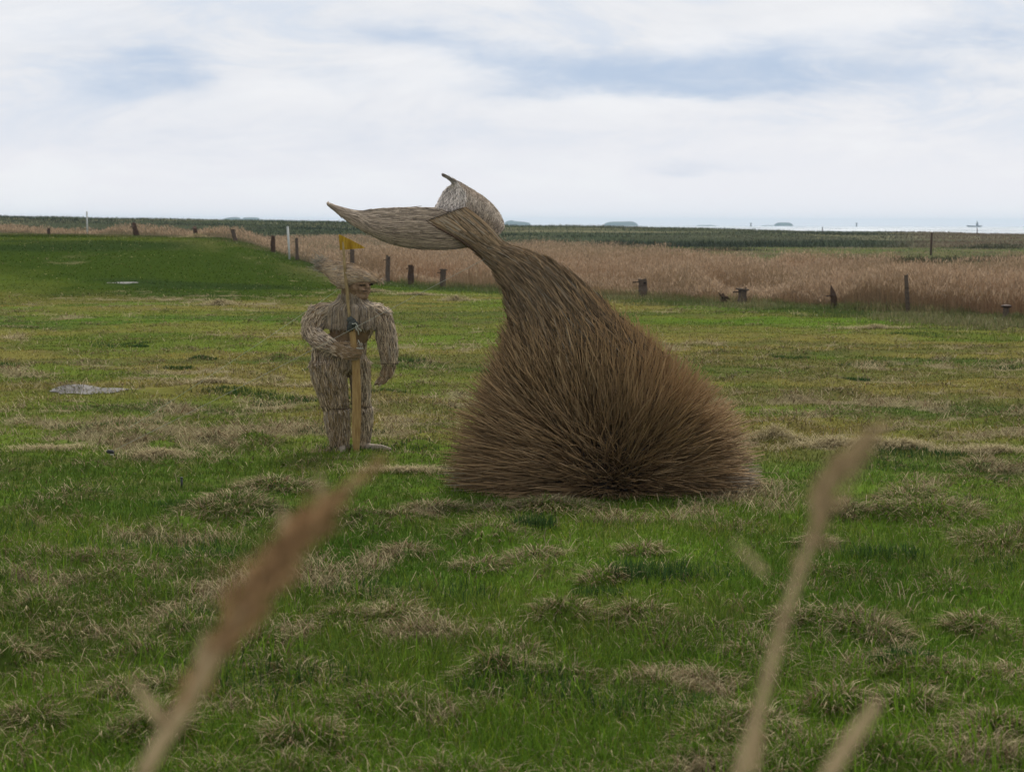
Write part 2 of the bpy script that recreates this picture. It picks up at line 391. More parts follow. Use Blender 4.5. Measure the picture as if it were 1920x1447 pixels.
# bright young shoots in the nearest strip
x, y = fan(5200, 6.8, 12.5, 3.2, 0.37)
ok = fbm(x/.9, y/.6, 61, 3) > 0.52; x, y = x[ok], y[ok]; n = len(x); z = H_dots(x, y, H(x, y))
parts.append(blades(x, y, z, 0.10+0.13*rng.random(n), 0.005+0.005*rng.random(n), rng.random(n)*2*math.pi, 0.1+.35*rng.random(n), 0.3*rng.random(n),
                    np.array([.13, .22, .022])*(0.6+0.7*rng.random((n, 1)))))
# rank dark tufts
tv = []
for i in range(70):
    Y = 8*math.exp(random.random()*math.log(38/8.)); X = (random.random()-.5)*.8*Y; m = 260
    if abs(X-0.9) < 2.1 and 14.2 < Y < 17: continue
    a = rng.random(m)*6.283; q = np.sqrt(rng.random(m))*random.uniform(.12, .5); xx = X+np.cos(a)*q*1.5; yy = Y+np.sin(a)*q*.8
    tv.append(blades(xx, yy, H_dots(xx, yy, H(xx, yy)), random.uniform(.09, .17)*(.6+.6*rng.random(m))*(1 if Y < 14 else .55), 0.004*np.full(m, 1+Y/18), rng.random(m)*6.283,
                     .1+.4*rng.random(m), .3*rng.random(m), np.array([.038, .075, .022])*(.6+.9*rng.random((m, 1)))))
parts += tv
V, F, C = merge(parts)
grass = link('grass', np_mesh('grass', V, F, C), M_grass); tag(grass, 'short green meadow grass covering the whole salt marsh field', 'grass', kind='stuff')

# dead grass: drooping thatch on the tussocks and flattened straw mats
parts = []
for (cx, cy, r, hh, dd) in DOT:
    m = int((330 if dd == 1.0 else 70)*(1.0 if cy < 16 else .6)*(r/.16))
    a = rng.random(m)*6.283; q = np.sqrt(rng.random(m))*r
    xx = cx+np.cos(a)*q*1.35; yy = cy+np.sin(a)*q; zz = H_dots(xx, yy, H(xx, yy))
    L = (.06+.09*rng.random(m))*(0.75+r); azz = a+rng.normal(0, .55, m)
    c = C_STRAW*(.30+.75*rng.random((m, 1))); c = np.where((rng.random(m) < .40)[:, None], C_BROWN*(.5+1.0*rng.random((m, 1))), c)
    gk = rng.random(m) < .15; c[gk] = np.array([.06, .09, .022])
    c = c*(1.15 if dd > .8 else .9)
    parts.append(blades(xx, yy, zz-.01, L, (.0028+.002*rng.random(m))*(1+cy/16), azz, .55+.4*rng.random(m), .5+.5*rng.random(m), c))
n = 120000
x, y = fan(n*2, 7.2, 58, 1.5, 0.39); d = dryness(x, y)
ok = (rng.random(len(x)) < d*.9+.03) & ~keepout(x, y) & (fence_s(x, y) < 1.0); x, y = x[ok], y[ok]; n = len(x)
z = H_dots(x, y, H(x, y)); ang = rng.normal(0, .9, n)+np.where(rng.random(n) < .5, 0, math.pi)
c = C_STRAW*(.35+.85*rng.random((n, 1))); c = np.where((rng.random(n) < .3)[:, None], C_BROWN*(.7+.9*rng.random((n, 1))), c)
parts.append(blades(x, y, z+.012, .07+.12*rng.random(n), (.0025+.0025*rng.random(n))*np.interp(y, [7, 14, 30, 58], [1, 1.6, 3.2, 5.5]), ang, .8+.15*rng.random(n), .2*rng.random(n), c))
# a few bigger straw heaps seen in the middle distance
for (px, py, rx_, ry_, hh) in [(410,573,.75,.5,.20),(855,563,.9,.5,.2),(600,730,.9,.3,.05),(400,728,.9,.3,.05),(1192,556,.5,.3,.12),(1450,832,.8,.35,.12),(1560,845,.8,.3,.09),
        (1700,850,.7,.3,.08),(1860,850,.7,.3,.08),(760,888,.8,.22,.03),(300,862,.6,.25,.05),(90,852,.7,.3,.05),(1640,613,1.0,.4,.10),(1380,915,.4,.2,.03),(370,448,.9,.6,.25),(700,540,1.4,.5,.1),(780,550,1.4,.5,.1)]:
    Y = CAMH*FPX/(py-421) if py > 560 else {573: 51, 563: 56, 556: 56.2, 448: 84, 540: 61, 550: 59}[py]
    p = at(px, py, Y); m = 1100; a = rng.random(m)*6.283; q = np.abs(rng.normal(0, .5, m))*(.6+.9*vnoise(a*1.3+px, a*0+py))
    xx = p.x+np.cos(a)*q*rx_; yy = Y+np.sin(a)*q*ry_; zz = H_dots(xx, yy, H(xx, yy))+hh*.8*np.exp(-q*q*2)*rng.random(m)**2
    c = C_STRAW*(.6+.8*rng.random((m, 1)))
    parts.append(blades(xx, yy, zz, .06+.10*rng.random(m), np.full(m, .003*(1+Y/14)), rng.normal(0, .8, m)+math.pi*(rng.random(m) < .5), .85+.12*rng.random(m), .2*rng.random(m), c))
V, F, C = merge(parts)
dead = link('dead_grass', np_mesh('dead_grass', V, F, C), M_dry); tag(dead, 'straw coloured dead grass lying in tussocks and mats over the green turf', 'dead grass', kind='stuff')

# ------------------------------------------------------------------ reed bed beyond the posts
_ru = [-0.45, -0.33, -0.2, -0.10, 0.0, 0.04, 0.075, 0.12, 0.2, 0.33, 0.45]; _ry = [165, 165, 165, 165, 175, 165, 118, 96, 84, 72, 66]
n = 330000
u = rng.random(n)*0.86-0.43
s0 = 62.3/(1+1.37*u)
y1 = np.interp(u, _ru, _ry)
t = rng.random(n)**1.5
y = s0+0.6+t*(y1-s0); x = u*y
ok = (y < y1+26*(fbm(x/7, y/9, 71)-.5)); x, y, u, s0 = x[ok], y[ok], u[ok], s0[ok]; n = len(x)
z = H(x, y); s = fence_s(x, y)
clump = fbm(x/1.2, y/1.2, 72, 3); patch = fbm(x/9, y/9, 73, 3)
h = (0.66+0.46*rng.random(n)+0.5*(clump-.5)+.5*(patch-.5))*np.clip(.30+s/3.2*(.55+.9*patch), .25, 1.0)
h *= np.where(x < -8, .50, 1.0); h *= (.38+1.05*ss((fbm(x/3.0, y/5, 74, 3)-.25)/.35)); yc = np.array([.27, .24, .14])
wd = (.0045+.005*rng.random(n))*np.interp(y, [44, 70, 180], [1.0, 1.6, 3.2])
c0 = np.array([.39, .25, .15]); c1 = np.array([.34, .255, .155]); c2 = np.array([.37, .29, .19])
c = lerp(np.repeat(c0[None], n, 0), c1, ss((patch-.35)/.35)); c = lerp(c, np.array([.29, .245, .16]), ss((-x-5)/6)*.85); c = lerp(c, yc, ss((y-s0-12)/35)*.55*ss((fbm(x/12, y/10, 75, 3)-.3)/.3)); c = c*(.5+.9*rng.random((n, 1)))
sp = rng.random(n) < .05; c[sp] = c2*(.7+.5*rng.random((sp.sum(), 1)))
tip = c*np.array([.95, .92, .90])
V1, F1, C1 = blades(x, y, z-.03, h, wd, rng.normal(0, 1, n)+math.pi*(rng.random(n) < .5), .05+.14*rng.random(n)+.5*(rng.random(n) < .06), .10*rng.random(n), c, tip)
# plumes
sel = rng.random(n) < .45; xs, ys_, zs, hs = x[sel], y[sel], z[sel], h[sel]; m = len(xs)
pc = np.array([.38, .275, .18])*(.6+.8*rng.random((m, 1)))
V2, F2, C2 = blades(xs+rng.normal(0, .02, m), ys_, zs+hs*.82, .10+.12*rng.random(m), (.016+.016*rng.random(m))*np.interp(ys_, [44, 180], [1, 1.8]), rng.random(m)*6.283, .3+.4*rng.random(m), .3*rng.random(m), pc)
V, F, C = merge([(V1, F1, C1), (V2, F2, C2)])
reeds = link('reed_bed', np_mesh('reed_bed', V, F, C), M_reed); tag(reeds, 'wide bed of reddish brown dry reeds beyond the line of old posts', 'reeds', kind='stuff')

# long rough grass along the post line
n = 70000
u = rng.random(n)*0.86-0.43; s0 = 62.3/(1+1.37*u); y = s0+rng.normal(-.2, 1.5, n)-1.0*(u > .06); x = u*y
z = Hfull(x, y); patch = fbm(x/2.2, y/2.2, 81, 3)
h = (.06+.20*rng.random(n))*(.2+1.1*patch)*np.where(u < -.12, .55, 1.0)
c = lerp(np.repeat(np.array([[.085, .12, .035]]), n, 0), np.array([.20, .18, .09]), ss((patch-.4)/.3)*(rng.random(n) < .8)); c = c*(.6+.8*rng.random((n, 1)))
q = rng.random(n) < .012; c[q] = np.array([.55, .52, .36])
parts = [blades(x, y, z, h, (.008+.008*rng.random(n)), rng.random(n)*6.283, .1+.5*rng.random(n), .4*rng.random(n), c)]
n = 42000
u = rng.random(n)*0.50-0.07; s0 = 62.3/(1+1.37*u); y = s0+rng.random(n)**1.3*3.4-.1-.8*(rng.random(n) < .12); x = u*y; z = Hfull(x, y); patch = fbm(x/2.0, y/2.0, 83, 3)
c = lerp(np.repeat(np.array([[.13, .145, .055]]), n, 0), np.array([.27, .20, .115]), ss((patch-.38)/.25)*rng.random(n)); c = c*(.6+.8*rng.random((n, 1)))
parts.append(blades(x, y, z, (.12+.42*rng.random(n)**1.5)*(.35+1.0*patch), .008+.010*rng.random(n), rng.random(n)*6.283, .1+.5*rng.random(n), .5*rng.random(n), c))
V, F, C = merge(parts)
rough = link('rough_grass', np_mesh('rough_grass', V, F, C), M_dry); tag(rough, 'long olive and straw rough grass growing along the foot of the old posts', 'rough grass', kind='stuff')

# dark salt scrub on the far ridge and bank
n = 150000
y = 196+rng.random(n)*125; x = (rng.random(n)*2-1)*0.42*y; u = x/y
z = H_base(x, y); pt = fbm(x/10, y/5, 91, 3)
pt2 = fbm(x/30, y/9, 93, 3)
h = (.18+.35*rng.random(n))*(.4+1.2*pt)
bank = np.exp(-((y-206)/7)**2)*ss((u-.035)/.03)*ss((.27-u)/.05)
h = h+bank*(.55+.5*rng.random(n))
thin_ = fbm(x/16, y/4, 98, 4); keep = (rng.random(n) < .25+.75*ss((thin_-.40)/.14)) | (bank > .3); x, y, u, z, h, pt, pt2, bank = (q[keep] for q in (x, y, u, z, h, pt, pt2, bank)); n = len(x)
c = np.array([.050, .066, .032])*(.5+.9*rng.random((n, 1)))*(.6+1.0*ss((fbm(x/25, y/5, 97, 4)-.35)/.3))[:, None]
olive = ss((pt2-.5)/.12)*(1-bank); c = lerp(c, np.array([.105, .105, .06]), olive*.8)
rd = ss((u-.22)/.05); c = lerp(c, np.array([.20, .14, .09])*1.0, rd*.75*(1-bank))
parts = [blades(x, y, z-.03, h, .05+.07*rng.random(n), rng.random(n)*6.283, .3+.5*rng.random(n), .3*rng.random(n), c)]
# paler tall tufts in front of the bank and on the green strip
n = 26000
y = 120+rng.random(n)*78; u = .06+rng.random(n)*.36; x = u*y; pt = fbm(x/9, y/4, 95, 3); ok = pt > .46; x, y, u, pt = x[ok], y[ok], u[ok], pt[ok]; n = len(x)
c = lerp(np.repeat(np.array([[.10, .13, .045]]), n, 0), np.array([.24, .20, .12]), ss((pt-.5)/.15)); c = c*(.6+.8*rng.random((n, 1)))
parts.append(blades(x, y, H_base(x, y), .08+.35*rng.random(n)*pt, .03+.04*rng.random(n), rng.random(n)*6.283, .2+.5*rng.random(n), .3*rng.random(n), c))
for (px, py, m, Y) in [(1590, 471, 700, 118), (1700, 470, 700, 120), (1830, 474, 500, 122), (1880, 446, 500, 205), (1850, 452, 500, 190), (1240, 470, 500, 165), (1350, 470, 700, 170), (1900, 470, 500, 125)]:
    p = at(px, py, Y); xx = p.x+rng.normal(0, 2.0, m); yy = Y+rng.normal(0, .8, m)
    parts.append(blades(xx, yy, H_base(xx, yy), .25+.45*rng.random(m), .05+.05*rng.random(m), rng.random(m)*6.283, .2+.5*rng.random(m), .3*rng.random(m), np.array([.075, .075, .035])*(.5+.9*rng.random((m, 1)))))
V, F, C = merge(parts)
scrub = link('salt_scrub', np_mesh('salt_scrub', V, F, C), M_scrub); tag(scrub, 'low dark green scrub covering the far bank and ridge in front of the sea', 'scrub', kind='stuff')

# ------------------------------------------------------------------ sea, islands, mud
def box_mesh(name, x0, x1, y0, y1, z0, z1):
    V = [(a, b, c) for c in (z0, z1) for (a, b) in ((x0, y0), (x1, y0), (x1, y1), (x0, y1))]
    F = [(0, 3, 2, 1), (4, 5, 6, 7), (0, 1, 5, 4), (1, 2, 6, 5), (2, 3, 7, 6), (3, 0, 4, 7)]
    me = bpy.data.meshes.new(name); me.from_pydata(V, [], F); me.update(); return me
SEA = -0.6
me = bpy.data.meshes.new('water'); me.from_pydata([(-6000, 318, SEA), (6000, 318, SEA), (6000, 5200, SEA), (-6000, 5200, SEA)], [], [(0, 1, 2, 3)])
m = bpy.data.materials.new('sea_water'); m.use_nodes = True; t = m.node_tree; t.nodes.clear(); N = NB(t)
geo = N.n('ShaderNodeNewGeometry'); mp = N.n('ShaderNodeMapping'); N.link(geo.outputs['Position'], mp.inputs[0]); mp.inputs['Scale'].default_value = (.16, .0035, 1)
nz = N.noise(mp.outputs[0], 1.0, 4, .7)
mp2 = N.n('ShaderNodeMapping'); N.link(geo.outputs['Position'], mp2.inputs[0]); mp2.inputs['Scale'].default_value = (1.6, .9, 1)
nz2 = N.noise(mp2.outputs[0], 1.0, 3, .6)
p = N.n('ShaderNodeBsdfAnisotropic'); p.inputs['Color'].default_value = (.40, .42, .44, 1)
N.link(N.m('ADD', .16, N.m('MULTIPLY', N.ramp(nz, .40, .60), .46)), p.inputs['Roughness'])
b = N.n('ShaderNodeBump'); b.inputs['Strength'].default_value = .3; b.inputs['Distance'].default_value = .1; N.link(nz2, b.inputs['Height'])
b2 = N.n('ShaderNodeBump'); b2.inputs['Strength'].default_value = .3; b2.inputs['Distance'].default_value = .6; N.link(nz, b2.inputs['Height']); N.link(b.outputs[0], b2.inputs['Normal'])
N.link(b2.outputs[0], p.inputs['Normal']); o_ = N.n('ShaderNodeOutputMaterial'); N.link(p.outputs[0], o_.inputs[0])
water = link('water', me, m); tag(water, kind='structure')

def island(px0, px1, pyt, lumps, Y):
    """a low hallig island: a rounded mound strip with a lumpy top"""
    a = at(px0, 421, Y); b_ = at(px1, 421, Y); w_ = b_.x-a.x; hh = (421-pyt)/FPX*Y+CAMH*0-SEA
    nx, ny = 40, 9; V = []; 
    for j in range(ny):
        for i in range(nx):
            f = i/(nx-1); g_ = j/(ny-1)*2-1
            prof = max(0.0, 1-abs(2*f-1)**6)**.5
            lm = 0.75+0.25*lumps(f)
            V.append((a.x+w_*f, Y+60+g_*60, SEA-1+(hh+1)*prof*lm*max(0., 1-g_*g_)**.35))
    F = [(j*nx+i, j*nx+i+1, (j+1)*nx+i+1, (j+1)*nx+i) for j in range(ny-1) for i in range(nx-1)]
    me = bpy.data.meshes.new('island'); me.from_pydata(V, [], F); me.update()
    for q_ in me.polygons: q_.use_smooth = True
    o = link('island', me, M_isle); tag(o, kind='structure'); return o
island(409, 446, 406.0, lambda f: .2+.8*math.sin(f*2.2), 4200)
island(446, 482, 406.5, lambda f: 1.0, 4300)
island(944, 997, 411.0, lambda f: 1-1.5*f if f > .35 else .6+f, 4200)
island(1135, 1198, 412.5, lambda f: .4+.6*f, 4300)
island(1463, 1489, 414.5, lambda f: 1.0, 4500)
island(1312, 1346, 419.0, lambda f: .3, 4600)
island(1438, 1462, 419.4, lambda f: .3, 4600)

# wet mud patches
def mud(px, py, Y, rx_, ry_, seed):
    p = at(px, py, Y); V = []; n_ = 48
    for j in range(6):
        for i in range(n_):
            a = i/n_*2*math.pi; q = (j/5.0)*(0.75+.5*vnoise(np.array([math.cos(a)*2+seed]), np.array([math.sin(a)*2]))[0])
            V.append((math.cos(a)*q*rx_, math.sin(a)*q*ry_))
    V = np.array(V); zz = Hfull(V[:, 0]+p.x, V[:, 1]+Y)+.010
    F = [(j*n_+i, j*n_+(i+1) % n_, (j+1)*n_+(i+1) % n_, (j+1)*n_+i) for j in range(5) for i in range(n_)]
    me = bpy.data.meshes.new('mud'); me.from_pydata([(v[0]+p.x, v[1]+Y, q) for v, q in zip(V, zz)], [], F); me.update()
    o = link('mud', me, M_mud); tag(o, kind='structure')
mud(178, 741, 24.5, .62, .26, 1.0); mud(232, 547, 62.0, .55, .35, 4.0)

# ------------------------------------------------------------------ generic tube / strand builders
def tube_arrays(paths, radii, ns=3, cols=None):
    """paths (n,k,3), radii (n,k) -> tubes with ns sides"""
    P = np.asarray(paths, float); n, k, _ = P.shape
    T = np.gradient(P, axis=1); T /= np.linalg.norm(T, axis=2, keepdims=True)+1e-9
    ref = np.where(np.abs(T[..., 2:3]) > .9, np.array([1., 0, 0]), np.array([0, 0, 1.]))
    A = np.cross(T, ref); A /= np.linalg.norm(A, axis=2, keepdims=True)+1e-9; B = np.cross(T, A)
    ph = np.arange(ns)*2*math.pi/ns
    V = P[:, :, None, :]+(A[:, :, None, :]*np.cos(ph)[None, None, :, None]+B[:, :, None, :]*np.sin(ph)[None, None, :, None])*np.asarray(radii)[:, :, None, None]
    I = np.arange(n*k*ns).reshape(n, k, ns); J = np.roll(I, -1, axis=2)
    F = np.stack([I[:, :-1], J[:, :-1], J[:, 1:], I[:, 1:]], -1).reshape(-1, 4)
    C = None
    if cols is not None: C = np.repeat(np.repeat(np.asarray(cols)[:, None, None, :], k, 1), ns, 2).reshape(-1, 3) if np.asarray(cols).ndim == 2 else np.repeat(np.asarray(cols)[:, :, None, :], ns, 2).reshape(-1, 3)
    return V.reshape(-1, 3), F, C
def quads_from_tris(F): return np.concatenate([F, F[:, 2:3]], 1)
def path_tube(name, pts, rad, mat, parent=None, ns=8, off=(0, 0, 0)):
    """one capped tube along points"""
    P = np.array([[p[0]-off[0], p[1]-off[1], p[2]-off[2]] for p in pts]); rad = np.full(len(P), rad) if np.isscalar(rad) else np.array(rad)
    V, F, _ = tube_arrays(P[None], rad[None], ns)
    me = bpy.data.meshes.new(name); k = len(P)
    faces = [tuple(f) for f in F]+[tuple(range(ns))[::-1], tuple(range((k-1)*ns, k*ns))]
    me.from_pydata([tuple(v) for v in V], [], faces); me.update()
    for q in me.polygons: q.use_smooth = len(q.vertices) == 4
    return link(name, me, mat, parent)
def smooth_path(pts, n):
    P = np.array(pts, float); d = np.r_[0, np.cumsum(np.linalg.norm(np.diff(P, axis=0), axis=1))]; t = np.linspace(0, d[-1], n)
    # Catmull-like: linear then smoothed
    Q = np.stack([np.interp(t, d, P[:, i]) for i in range(3)], -1)
    for _ in range(3): Q[1:-1] = .25*Q[:-2]+.5*Q[1:-1]+.25*Q[2:]
    return Q
# ------------------------------------------------------------------ whale tail of bound reed and brushwood
YT = 15.7
tail_base = at(1135, 935, YT); tail_base.z = gz(tail_base.x, YT)
tail = empty('whale_tail_sculpture', tail_base)
tag(tail, 'tall whale tail sculpture of brown brushwood with reed flukes rising from the grass', 'sculpture')
TB = np.array(tail_base)
SEC = [(892,938,1376,938,.50),(840,903,1412,903,.54),(836,850,1412,850,.57),(856,790,1400,792,.58),(882,735,1364,740,.62),(908,680,1304,685,.68),(932,632,1224,628,.76),
       (950,592,1148,578,.8),(950,548,1082,525,.8),(930,508,1026,484,.8),(905,483,985,468,.75),(880,463,948,458,.7),(850,442,926,434,.55),(822,426,899,409,.32),(799,414,872,388,.18)]
def secs():
    L = np.array([at(a, b, YT) for a, b, c, d, e in SEC]); Rr = np.array([at(c, d, YT) for a, b, c, d, e in SEC])
    dr = np.array([s[4] for s in SEC]); dy = np.array([0]*10+[-.02, -.05, -.10, -.13, -.14])
    return L, Rr, dr, dy
SL, SR, SDR, SDY = secs(); NS = len(SEC)-1
def env(t, phi, f=1.0):
    """point on the tail's envelope; t 0..1 from ground to fluke, phi around (0 = right, pi/2 = towards the camera)"""
    t = np.clip(np.asarray(t, float), 0, 1)*NS
    k = np.arange(NS+1)
    L = np.stack([np.interp(t, k, SL[:, i]) for i in range(3)], -1); Q = np.stack([np.interp(t, k, SR[:, i]) for i in range(3)], -1)
    d = np.interp(t, k, SDR); off = np.interp(t, k, SDY)
    c = (L+Q)/2; h = (Q-L)/2; hw = np.linalg.norm(h, axis=-1)
    P = c+h*(np.cos(phi)*f)[..., None]
    P[..., 1] = c[..., 1]+off-hw*d*np.sin(phi)*f
    return P
# inner core so no daylight shows through
tt = np.linspace(0.0, 1.0, 44); ph = np.linspace(0, 2*math.pi, 28, endpoint=False)
TT, PH = np.meshgrid(tt, ph, indexing='ij'); fr = np.interp(TT, [0, .45, .6, 1], [.60, .66, .86, .97])*(1+.06*(fbm(PH*3, TT*30, 101)-.5))
P = env(TT, PH, fr); P[..., 2] = np.maximum(P[..., 2], TB[2]-.02)
I = np.arange(44*28).reshape(44, 28); J = np.roll(I, -1, 1)
Fc = np.stack([I[:-1], J[:-1], J[1:], I[1:]], -1).reshape(-1, 4)
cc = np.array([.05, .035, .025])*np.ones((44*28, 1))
def loc(V): return V-TB
cV = np.concatenate([loc(P.reshape(-1, 3)), loc(P[-1].mean(0))[None]]); cF = np.concatenate([Fc, np.stack([I[-1], J[-1], np.full(28, 44*28), np.full(28, 44*28)], -1)])
# skirt
n = 19000
tip_t = rng.random(n)**1.15*.70; phi = rng.random(n)*2*math.pi; phi = np.where((rng.random(n) < .35) & (np.sin(phi) < 0), -phi, phi)
edge = (.80+.235*rng.random(n)**.7)*np.interp(tip_t, [.46, .60, .70], [1, .93, .84])+.09*(rng.random(n) < .08)*rng.random(n)
tip = env(tip_t, phi, edge*(1+.05*(fbm(phi*2.2, tip_t*7, 111)-.5)*2))
root_t = np.clip(tip_t-np.interp(tip_t, [.3, .75], [.27, .15])-.08*rng.random(n), 0, 1)
root = env(root_t, phi+rng.normal(0, .25, n), .05+.45*rng.random(n))
bc = np.array(at(1150, 936, YT)); lowm = tip_t < .36
rb = bc+np.stack([rng.normal(0, .16, n), rng.normal(0, .10, n), .02+.10*rng.random(n)], -1)
wgt = ss((.40-tip_t)/.16)[:, None]
root = root*(1-wgt)+rb*wgt
root[:, 2] = np.maximum(root[:, 2], TB[2]-.02)
k = 5; f = np.linspace(0, 1, k)[None, :, None]
L_ = np.linalg.norm(tip-root, axis=1)
# keep stalks from running all the way: start part way in
st = (.12+.30*rng.random(n))[:, None]; root2 = root+(tip-root)*st
bend = np.stack([rng.normal(0, .018, n), rng.normal(0, .018, n), .02+rng.normal(0, .022, n)], -1)*L_[:, None]
paths = root2[:, None]*(1-f)+tip[:, None]*f+bend[:, None]*(4*f*(1-f))+rng.normal(0, .004, (n, k, 3))
spr = rng.normal(0, .030, (n, 1, 3))*L_[:, None, None]*np.linspace(0, 1, k)[None, :, None]**1.3; paths += spr
paths[..., 2] = np.maximum(paths[..., 2], TB[2]+.004)
rad = (.0044+.0052*rng.random(n)**1.6)[:, None]*np.array([[1, .95, .85, .65, .28]])
bc_ = np.array([.275, .182, .095]); rc = np.array([.40, .258, .128]); gcx = np.array([.46, .33, .19])
c = bc_*(.22+1.9*rng.random((n, 1))**1.7); q = rng.random(n) < .16; c[q] = gcx*(.6+.7*rng.random((q.sum(), 1)))
cols = np.repeat(c[:, None], k, 1)
redd = ((.25+.6*ss((np.cos(phi)+.3)/1.0)*ss((tip_t-.12)/.25))*np.interp(tip_t, [.48, .62], [1, .15]))[:, None]; c = lerp(c, c.mean(1, keepdims=True)*np.array([[1.45, 1.08, .72]]), ss((tip_t-.42)/.2))
for j, wj in ((2, .3), (3, .75), (4, 1.0)): cols[:, j] = cols[:, j]*(1-redd*wj)+rc*(.7+.6*rng.random((n, 1)))*redd*wj
V1, F1, C1 = tube_arrays(paths, rad, 3, cols)
# low pale splayed ends on the ground
n2 = 160; side = rng.random(n2) < .85; phi = np.where(side, rng.normal(0.1, .25, n2), rng.normal(math.pi-.1, .3, n2)); tz = .03+.10*rng.random(n2)
tip = env(tz, phi, 1.0+.07*rng.random(n2)); tip[:, 2] = TB[2]+.02+.22*rng.random(n2)**1.5; root = tip*.45+bc*.55; f = np.linspace(0, 1, 4)[None, :, None]
paths = root[:, None]*(1-f)+tip[:, None]*f; paths[..., 2] = np.maximum(paths[..., 2]+.03*np.sin(f[..., 0]*3.1), TB[2]+.01)
V, F, C = tube_arrays(paths, np.full((n2, 4), .003), 3, np.array([.36, .30, .22])*(.4+.8*rng.random((n2, 1))))
V, F, C = merge([(V1, F1, C1), (V, F, C)]); skirt = link('brushwood_skirt', np_mesh('brushwood_skirt', loc(V), F, C), M_brush, tail)
# stem: thatch running up the neck
n = 11000
tip_t = .52+.48*rng.random(n)**.9; phi = rng.random(n)*2*math.pi; ln = .07+.11*rng.random(n); k = 6
ts = tip_t[:, None]-ln[:, None]*np.linspace(1, 0, k)[None]
flare = (np.interp(tip_t, [.5, .62, .74, .85, 1], [.30, .26, .16, .03, .0])*rng.random(n))[:, None]*(np.linspace(0, 1, k)[None]**1.6)
ff = np.interp(ts, [0, .5, .62, 1], [.72, .82, .93, 1.0])+flare+rng.normal(0, .025, n)[:, None]
paths = env(ts, np.repeat((phi+rng.normal(0, .03, n))[:, None], k, 1)+rng.normal(0, .10, n)[:, None]*np.linspace(-1, 1, k)[None], ff)
rad = (.0036+.0036*rng.random(n))[:, None]*np.array([[.7, 1, 1, .9, .7, .3]])
c = np.array([.31, .215, .125])*(.40+.95*rng.random((n, 1))); q = rng.random(n) < .14; c[q] = np.array([.34, .285, .21])*(.7+.5*rng.random((q.sum(), 1)))
c = c*np.interp(tip_t, [.5, 1], [.85, 1.15])[:, None]; c = c*(.35+.65*ss(rng.random((n, 1))*1.6))
V, F, C = tube_arrays(paths, rad, 3, c)
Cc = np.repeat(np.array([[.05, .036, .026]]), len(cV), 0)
stem = link('reed_stem', np_mesh('reed_stem', np.concatenate([cV, loc(V)]), np.concatenate([cF, F+len(cV)]), np.concatenate([Cc, C])), M_brush, tail)

